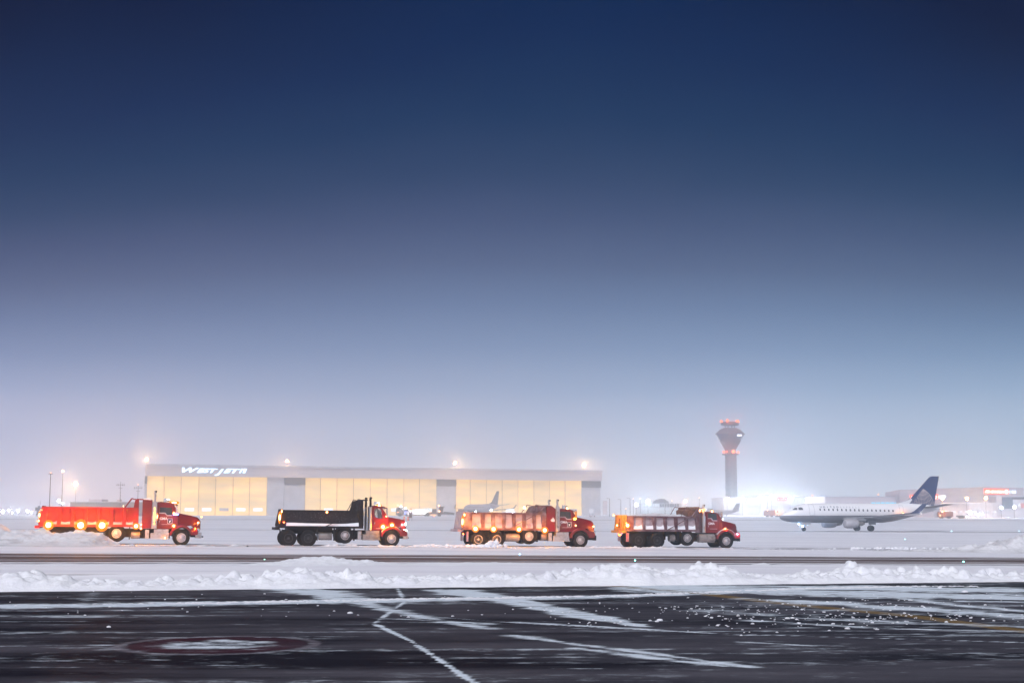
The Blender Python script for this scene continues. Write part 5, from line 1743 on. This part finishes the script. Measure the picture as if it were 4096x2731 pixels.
# antenna masts
for px, top, row, red, lab in ((483, 1926, 2005, False, 'thin antenna mast with one crossbar left of the hangar'), (553, 1938, 2000, True, 'thin antenna mast with a red tip lamp beside the hangar corner')):
    p = at(px, top, 600); zb_ = float(gz(p.x, 600)); h = p.z - zb_
    ms = thing('antenna_mast', lab, 'mast', (p.x, p.y, zb_))
    mb = MB(); mb.cyl((0, 0, 0), (0, 0, h), .22, .1, 6)
    for z, wd in ((h - 1.3, 1.9), (h - 2.6, .8)): mb.bar((-wd, 0, z), (wd, 0, z), .14, .14)
    for x in (-1.5, -.8, .8, 1.5): mb.bar((x, 0, h - 1.8), (x, 0, h - .7), .1, .1)
    mb.build('mast', M['pole'], ms)
    if red: MB().ico((0, 0, h + .1), .16, 2).build('lamp', fogmat(ORNG, 60), ms, True)

# tall box and small sign right of the hangar
tag(MB().box(-.85, .85, -.8, .8, -.5, 5.0).build('utility_tower', M['greyw'], None, False, tuple(at(2420, 2053, 570))), 'tall narrow grey box tower between the hangar and the yellow tailgate', 'utility box')
p = at(2365, 2056, 560); p.z = float(gz(p.x, p.y)) + .4
sgn = thing('notice_board', 'small pale notice board on two posts right of the hangar', 'sign', tuple(p))
MB().box(-.85, .85, -.05, .05, 1.0, 2.7).build('panel', M['white'], sgn)
MB().box(-.93, .93, -.02, .04, .93, 2.77).build('frame', M['greyw'], sgn)
for x in (-.6, .6): MB().box(x - .05, x + .05, -.04, .04, -.5, 1.0).build('post', M['pole'], sgn)
p = at(2372, 2058, 545); p.z = float(gz(p.x, p.y))
ct = thing('baggage_cart', 'low pale baggage cart below the notice board', 'cart', tuple(p))
MB().box(-1.1, .9, -.5, .5, .35, .6).build('bed', M['greyw'], ct)
MB().box(.7, .95, -.5, .5, .6, 1.6).build('headboard', M['greyw'], ct)
for x in (-.8, .6): MB().cyl((x, -.5, .2), (x, .5, .2), .2, n=12).build('wheel', M['rubber'], ct)

# glass terminal with a shallow dome
rt, w, h = blk('glass_terminal', 'pale glass terminal with square panes and a shallow dark dome', 'terminal', 2562, 2726, 2012, 690, 30, M['palew'])
mb = MB(); mb.lathe([(4.2, 0), (3.6, 1.0), (2.2, 1.9), (.4, 2.3), (.0, 2.3)], 24, 'z', (.5, 6, h)); mb.build('dome', mat('dome_metal', (.12, .12, .16), .5), rt, True)
glz = emat('lit_glazing', (.86, .93, 1), .62)
for i in range(15):
    for j in range(3):
        x = -w + 1.0 + i * (2 * w - 2) / 15
        MB().box(x, x + (2 * w - 2) / 15 - .3, -.26, -.05, 1.2 + j * 1.75, 2.6 + j * 1.75).build('window', glz if j < 2 or i < 7 else M['louvre'], rt)

# white shed with a red sign
rt, w, h = blk('cargo_shed', 'long white cargo shed below the control tower', 'cargo shed', 2895, 3246, 1988, 650, 40, mixed('white_cladding', (.7, .7, .74), (.62, .62, .66), .3, .3, .7, .5))
MB().prism([(-w, h), (-w + 22, h + 1.4), (w, h + .3)], 0, 40).build('gable', M['palew'], rt)
for i in range(5):
    x = -w + 3 + i * 8
    MB().box(x, x + 5.4, -.15, -.02, .5, 5.0).build('roller_door', M['palew'], rt)
MB().box(-w + 1, w - 1, -.6, -.02, 5.6, 5.75).build('canopy', M['greyw'], rt)
p = at(3128, 1995, 648)
ss = thing('red_sign', 'red lit sign panel on the white cargo shed', 'sign', tuple(p))
MB().box(-2.2, 1.9, -.1, .1, -.75, .75).build('panel', emat('red_sign_face', (1, .12, .08), 1.8), ss)
mb = MB()
for i in range(5):
    x = -1.7 + i * .75
    mb.box(x, x + .12, -.14, -.105, -.45, .45); mb.box(x + .13, x + .4, -.14, -.105, -.1 + .3 * (i % 2), .05 + .3 * (i % 2))
mb.build('lettering', emat('sign_white', (1, .95, .95), 2.2), ss)
MB().box(-2.9, -2.22, -.1, .1, -.75, .75).build('border', emat('sign_pale', (1, .9, .9), 1.5), ss)
# oval sign
p = at(3291, 2001, 640)
ov = thing('oval_sign', 'pale oval sign with a blue globe disc and World Fuel lettering', 'sign', tuple(p))
MB().prism([(4.0 * math.cos(a), 2.6 * math.sin(a)) for a in [k * math.pi / 16 for k in range(32)]], -.1, .3).build('panel', mat('oval_face', (.62, .68, .78), .5), ov)
MB().prism([(1.6 + 1.25 * math.cos(a), .35 + 1.1 * math.sin(a)) for a in [k * math.pi / 12 for k in range(24)]], -.16, -.11).build('globe_disc', mat('oval_blue', (.02, .10, .35), .5), ov)
link('lettering', text_mesh('lettering', 'World', 1.0, M['greyw'], .02, align='RIGHT'), ov, (.15, -.15, -.8), (math.pi / 2, 0, 0))
link('lettering', text_mesh('lettering', 'Fuel', 1.0, M['white'], .02), ov, (.45, -.2, -.6), (math.pi / 2, 0, 0))
MB().cyl((-2, .1, -6), (-2, .1, -2.2), .2).cyl((2, .1, -6), (2, .1, -2.2), .2).build('post', M['pole'], ov)

# long low building behind the airliner with blue windows
rt, w, h = blk('freight_building', 'long low grey building behind the airliner with a blue-lit window band', 'building', 3300, 3700, 1985, 590, 40, M['greyw'])
bl = emat('blue_window', (.25, .72, 1.0), 1.25)
for i in range(7):
    a_, c_ = at(3486 + i * 19, 2014, 589.5), at(3486 + (i + 1) * 19 - 3, 2014, 589.5)
    q = at(3500, 2014, 589.5).z - rt.location.z
    MB().box(a_.x - rt.location.x, c_.x - rt.location.x, -.25, -.05, q - .65, q + .6).build('window', bl, rt)

# cargo building with the two signs: a corner towards the camera
CA, CC, CB = at(3597, 1958, 574), at(3932, 1947, 520), at(4094, 1949, 532)
zt_ = CC.z
cg = thing('cargo_building', 'big grey cargo building with lit AIR CANADA CARGO signs on two walls', 'cargo building', (CC.x, CC.y, 1.0))


def loc2(p): return (p.x - CC.x, p.y - CC.y)


far = Vector((CB.x + 10, CB.y + 60, 0)); far2 = Vector((CA.x + 10, CA.y + 60, 0))
MB().prismz([loc2(CA), (0, 0), loc2(CB), loc2(far), loc2(far2)], -2, zt_ - 1.0).build('wall', M['greyw'], cg)


def cx(p):
    v = Vector((p[0], p[1])); return (v.x * 1.004, v.y * 1.004)


redl = emat('red_backing', (1, .10, .03), 3.2); whl = emat('white_letter', (1, .96, .93), 3.0); bwl = emat('cool_letter', (.75, .87, 1), 2.6)
for (P0, P1_, px0, px1, row0, row1, lab, gap) in ((CA, CC, 3642, 3786, 1990.5, 1973, 'lit AIR CANADA CARGO sign half hidden behind the navy tail fin', False), (CC, CB, 3935, 4058, 1971, 1958, 'lit AIR CANADA CARGO sign at the right edge with one dark letter', True)):
    d2 = (Vector((P1_.x, P1_.y)) - Vector((P0.x, P0.y))); ang = math.atan2(d2.y, d2.x); d2n = d2.normalized()
    def tpar(px):
        k_ = at(px, 1970, 1.0).x
        return (k_ * P0.y - P0.x) / (d2n.x - k_ * d2n.y)
    ta, tb = tpar(px0), tpar(px1)
    q = Vector((P0.x, P0.y)) + d2n * ta
    zlo = at(px1, row0, (q.y + P1_.y) / 2).z if not gap else at(px1, row0, 525).z
    wdt = tb - ta
    hgt = 1.35
    s2 = thing('illuminated_sign', lab, 'sign', (q.x + d2n.y * .3, q.y - d2n.x * .3, zlo), (0, 0, ang))
    split = wdt * .78
    MB().box(0, split, -.05, .12, -.3, hgt + .1).build('red_band', redl, s2)
    parts_ = [('AIR CANADA', 0.02, .62, whl)] + ([('CARGO', .795, 1.0, bwl)] if not gap else [('C', .80, .845, bwl), ('RGO', .885, 1.02, bwl)])
    for body, a, c, m_ in parts_:
        me = text_mesh('lettering', body, 1.35, m_, .03, offset=.02)
        x0_ = min(v.co.x for v in me.vertices); x1_ = max(v.co.x for v in me.vertices)
        f_ = (c - a) * wdt / (x1_ - x0_)
        for v in me.vertices: v.co.x = (v.co.x - x0_) * f_
        link('lettering', me, s2, (a * wdt, -.12, 0), (math.pi / 2, 0, 0))
    lc = (.70 * wdt, .45)
    sx_ = wdt / 14
    mb = MB(); mb.prism(arch(0, 0, .62, .78, 0, RAD(360), 20), -.16, -.1)
    leaf = []
    for k in range(10):
        a = math.pi / 2 + k * math.pi / 5
        leaf.append(((.5 if k % 2 == 0 else .24) * math.cos(a), (.5 if k % 2 == 0 else .24) * math.sin(a)))
    mb.prism(leaf, -.16, -.1); mb.prism([(-.05, -.55), (.05, -.55), (.05, -.2), (-.05, -.2)], -.15, -.1)
    o = mb.build('leaf_emblem', whl, s2, loc=(lc[0], 0, lc[1])); o.scale.x = sx_

# grey annex at the right edge with a blue-grey block
rt, w, h = blk('cargo_annex', 'pale grey cargo annex with a blue-grey end block at the right edge', 'building', 3985, 4140, 1982, 512, 20, M['palew'])
MB().box(-w + 2.0, -w + 5.6, -.6, -.01, h - 4.6, h - .5).build('end_block', mat('slate_panel', (.10, .12, .17), .6), rt)
MB().box(-w + 5.8, w, -.3, -.01, h - 1.3, h - .5).build('dark_band', M['louvre'], rt)
MB().box(-w + 8.6, -w + 10.4, -.4, -.05, h - 4.4, h - 2.6).build('sign_panel', mat('pink_panel', (.6, .25, .25), .6), rt)
MB().box(-w + 7.9, -w + 8.5, -.4, -.05, h - 4.4, h - 2.6).build('sign_panel', M['white'], rt)
rt, w, h = blk('loading_dock', 'low loading dock wing with lit bays in front of the cargo building', 'building', 3760, 3990, 2013, 508, 8, M['palew'])
for i in range(8):
    x = -w + 1.5 + i * 2.4
    MB().box(x, x + 1.5, -.12, -.01, 2.2, 3.0).build('window', emat('dock_light', (.9, .9, 1), .9) if i == 0 else rt.children[-1].data.materials[0], rt)
for i in range(5):
    x = -w + 2 + i * 4
    MB().box(x, x + .25, -1.6, -1.35, 0, h).build('column', M['palew'], rt)
MB().box(-w, w, -1.8, -.01, h, h + .3).build('canopy', M['palew'], rt)


# ------------------------------------------------------------------ small vehicles far away
def service(name, label, cat, px, py, Y, L_, Hh, mbody, lamps, cab_h=None, flat=False, yaw=0.0, group=None, scale=1.0):
    p = at(px, py, Y)
    rt = thing(name, label, cat, (p.x, p.y, float(gz(p.x, p.y)) - .03), (0, 0, yaw), group)
    rt.scale = (scale,) * 3
    ch = cab_h or Hh
    MB().prism([(-L_ / 2, .5), (-L_ / 2, ch * .72), (-L_ / 2 + .35, ch), (-L_ / 2 + 1.9, ch), (-L_ / 2 + 2.0, .5)], -1.1, 1.1).build('cab', mbody, rt, bevel=.05)
    MB().box(-L_ / 2 + .45, -L_ / 2 + 1.6, -1.115, 1.115, ch * .68, ch * .9).build('side_window', M['glass'], rt)
    if flat:
        MB().box(-L_ / 2 + 2.05, L_ / 2, -1.1, 1.1, .7, 1.0).build('bed', mbody, rt)
    else:
        MB().box(-L_ / 2 + 2.05, L_ / 2, -1.2, 1.2, .6, Hh).build('body', mbody, rt, bevel=.08)
    MB().box(-L_ / 2 + .2, L_ / 2 - .2, -.4, .4, .35, .6).build('chassis', M['black'], rt)
    for x in (-L_ / 2 + 1.2, L_ / 2 - 1.2):
        for s_ in (-1, 1):
            MB().cyl((x, s_ * .8, .42), (x, s_ * 1.15, .42), .42, n=16).build('wheel', M['rubber'], rt)
    for (x, y, z, r, kind) in lamps:
        bulb(rt, (x, y, z), r, kind, 'lamp')
    return rt


brown = mat('brown_body', (.20, .07, .05), .6); dk = mat('dark_body', (.06, .055, .06), .6); wb = mat('white_body', (.6, .6, .62), .5)
service('box_truck', 'brown box truck with a bright amber beacon right of the airliner tail', 'truck', 3780, 2066, 485, 4.9, 2.3, brown, [(-1.2, -1.3, 2.3, .22, 'amber'), (-2.0, -1.2, 1.0, .12, 'amber_small')])
service('pickup_truck', 'small dark vehicle with one white lamp right of the brown box truck', 'car', 3846, 2069, 482, 3.0, 1.1, dk, [(1.3, -1.2, .7, .12, 'white')], flat=True)
service('catering_truck', 'pinkish box truck parked in the glare left of the airliner nose', 'truck', 3078, 2062, 560, 4.2, 2.6, brown, [(-1.0, -1.3, 2.6, .16, 'amber_small')])
service('catering_truck', 'orange-lit truck hidden half by glare just left of the airliner nose', 'truck', 3112, 2062, 560, 3.4, 2.6, wb, [(-1.0, -1.3, 2.2, .22, 'amber_small'), (.6, -1.3, 2.1, .2, 'amber_small')])
service('dark_truck', 'dark blunt truck with glaring front lamps before the hangar', 'truck', 1600, 2061, 600, 2.6, 3.0, dk, [(-.6, -1.2, 1.3, .10, 'amber_small'), (.4, -1.2, 3.2, .26, 'white'), (1.9, -1.2, 2.6, .30, 'white')], scale=1.27)
eq = service('deicing_truck', 'white lit service truck with its side glowing, before the hangar doors', 'truck', 1665, 2062, 605, 8.6, 2.4, wb, [(-2.0, -1.3, 1.6, .12, 'white'), (3.2, -1.3, 1.3, .2, 'white'), (1.0, -1.3, 1.2, .25, 'white'), (-3.8, -1.3, 1.0, .1, 'blue')], scale=1.26)
# plow tractor with a low bed and blade
p = at(1757, 2063, 600)
pl = thing('plow_tractor', 'dark plow tractor with a long low blade and amber beacon before the hangar pillar', 'plow', (p.x, p.y, float(gz(p.x, p.y)) - .03))
pl.scale = (1.33,) * 3
MB().prism([(-4.4, .7), (-4.4, 1.2), (4.0, 1.2), (4.3, .9), (4.3, .6)], -1, 1).build('bed', dk, pl)
MB().box(-2.2, -.9, -1, 1, 1.2, 2.3).build('engine_box', dk, pl)
MB().prism([(-.2, 1.2), (.1, 2.9), (1.4, 2.9), (1.1, 1.2)], -.9, .9).build('cab', dk, pl)
MB().box(-.1, 1.7, -1, 1, 2.9, 3.05).build('roof', dk, pl)
MB().prism([(1.4, 1.2), (4.6, .4), (4.75, 1.1), (1.6, 1.5)], -1.3, 1.3).build('blade', dk, pl)
for x in (-3.6, 0.0):
    for s_ in (-1, 1):
        MB().cyl((x, s_ * .8, .5), (x, s_ * 1.2, .5), .55, n=16).build('wheel', M['rubber'], pl)
bulb(pl, (-.1, -.6, 3.3), .18, 'amber_small', 'beacon_lamp'); bulb(pl, (.1, -1.2, 1.6), .18, 'amber_small', 'lamp'); bulb(pl, (-1.6, -1.3, .2), .14, 'red', 'lamp')

# roadworks sign with amber lamp and two orange drums
p = at(1642, 2083, 385)
rs = thing('warning_sign', 'small warning sign on two legs topped by an amber lamp, in the snow', 'sign', (p.x, p.y, float(gz(p.x, p.y))))
rs.scale = (1.28,) * 3
MB().box(-.32, .32, -.04, .04, .6, 1.2).build('panel', M['dgrey'], rs)
MB().box(-.32, .32, -.04, .04, 1.3, 1.85).build('panel', M['dgrey'], rs)
MB().box(-.2, .2, -.03, .03, 1.9, 2.5).build('lamp_board', brown, rs)
for x in (-.28, .28): MB().box(x - .03, x + .03, -.03, .03, -.1, 1.3).build('leg', M['pole'], rs)
bulb(rs, (0, -.1, 2.15), .11, 'amber_small', 'lamp')
orm = mat('orange_plastic', (.8, .12, .03), .5)
for px, lab in ((1617, 'orange traffic drum left of the warning sign'), (1632, 'orange traffic drum nearest the warning sign legs')):
    p = at(px, 2079, 390)
    dr = thing('traffic_drum', lab, 'traffic drum', (p.x, p.y, float(gz(p.x, p.y))), group='orange traffic drums')
    MB().lathe([(.30, 0), (.27, .5), (.24, 1.0), (.1, 1.05), (0, 1.05)], 16).build('barrel', orm, dr, True)
    MB().lathe([(.285, .45), (.285, .6)], 16).build('band', M['white'], dr, True)
# ground-equipment crates near the parked jet
p = at(1845, 2052, 590); p.z = float(gz(p.x, p.y))
tag(MB().box(-1.3, 1.3, -1, 1, -.1, 2.6).box(-1.4, 1.4, -1.1, 1.1, 2.6, 2.75).build('equipment_box', brown, None, False, tuple(p)), 'brown equipment box in front of the hangar above the third truck', 'box')
flood(2098, 2030, 560, .5, 90, WARM, 'warm lamp on a low post in front of the hangar above the third truck')
flood(1965, 2039, 520, .35, 110, COOL, 'bright cool lamp on the apron beside the parked grey jet')
flood(1903, 2045, 520, .22, 80, COOL, 'small cool lamp left of the parked grey jet')
service('tow_tractor', 'pale flat tow tractor lit white before the hangar, right of the parked jet', 'tractor', 2035, 2050, 585, 5.0, 1.7, wb, [(-1, -1.3, 1.2, .14, 'white'), (1.4, -1.3, 1.3, .14, 'icy')], scale=1.2)

# ------------------------------------------------------------------ haze
hz = MB().box(-620, 620, -30, 1300, -4.5, 62)
hm = bpy.data.materials.new('haze'); hm.use_nodes = True
hm.cycles.homogeneous_volume = True
hm.cycles.volume_sampling = 'EQUIANGULAR'
t = hm.node_tree; t.nodes.clear()
o_ = t.nodes.new('ShaderNodeOutputMaterial'); pv = t.nodes.new('ShaderNodeVolumePrincipled')
pv.inputs['Color'].default_value = (.80, .915, 1.0, 1)
pv.inputs['Density'].default_value = .0011
pv.inputs['Anisotropy'].default_value = .92
t.links.new(pv.outputs[0], o_.inputs['Volume'])
tag(hz.build('haze', hm), 'pale night haze over the airfield', kind='stuff')
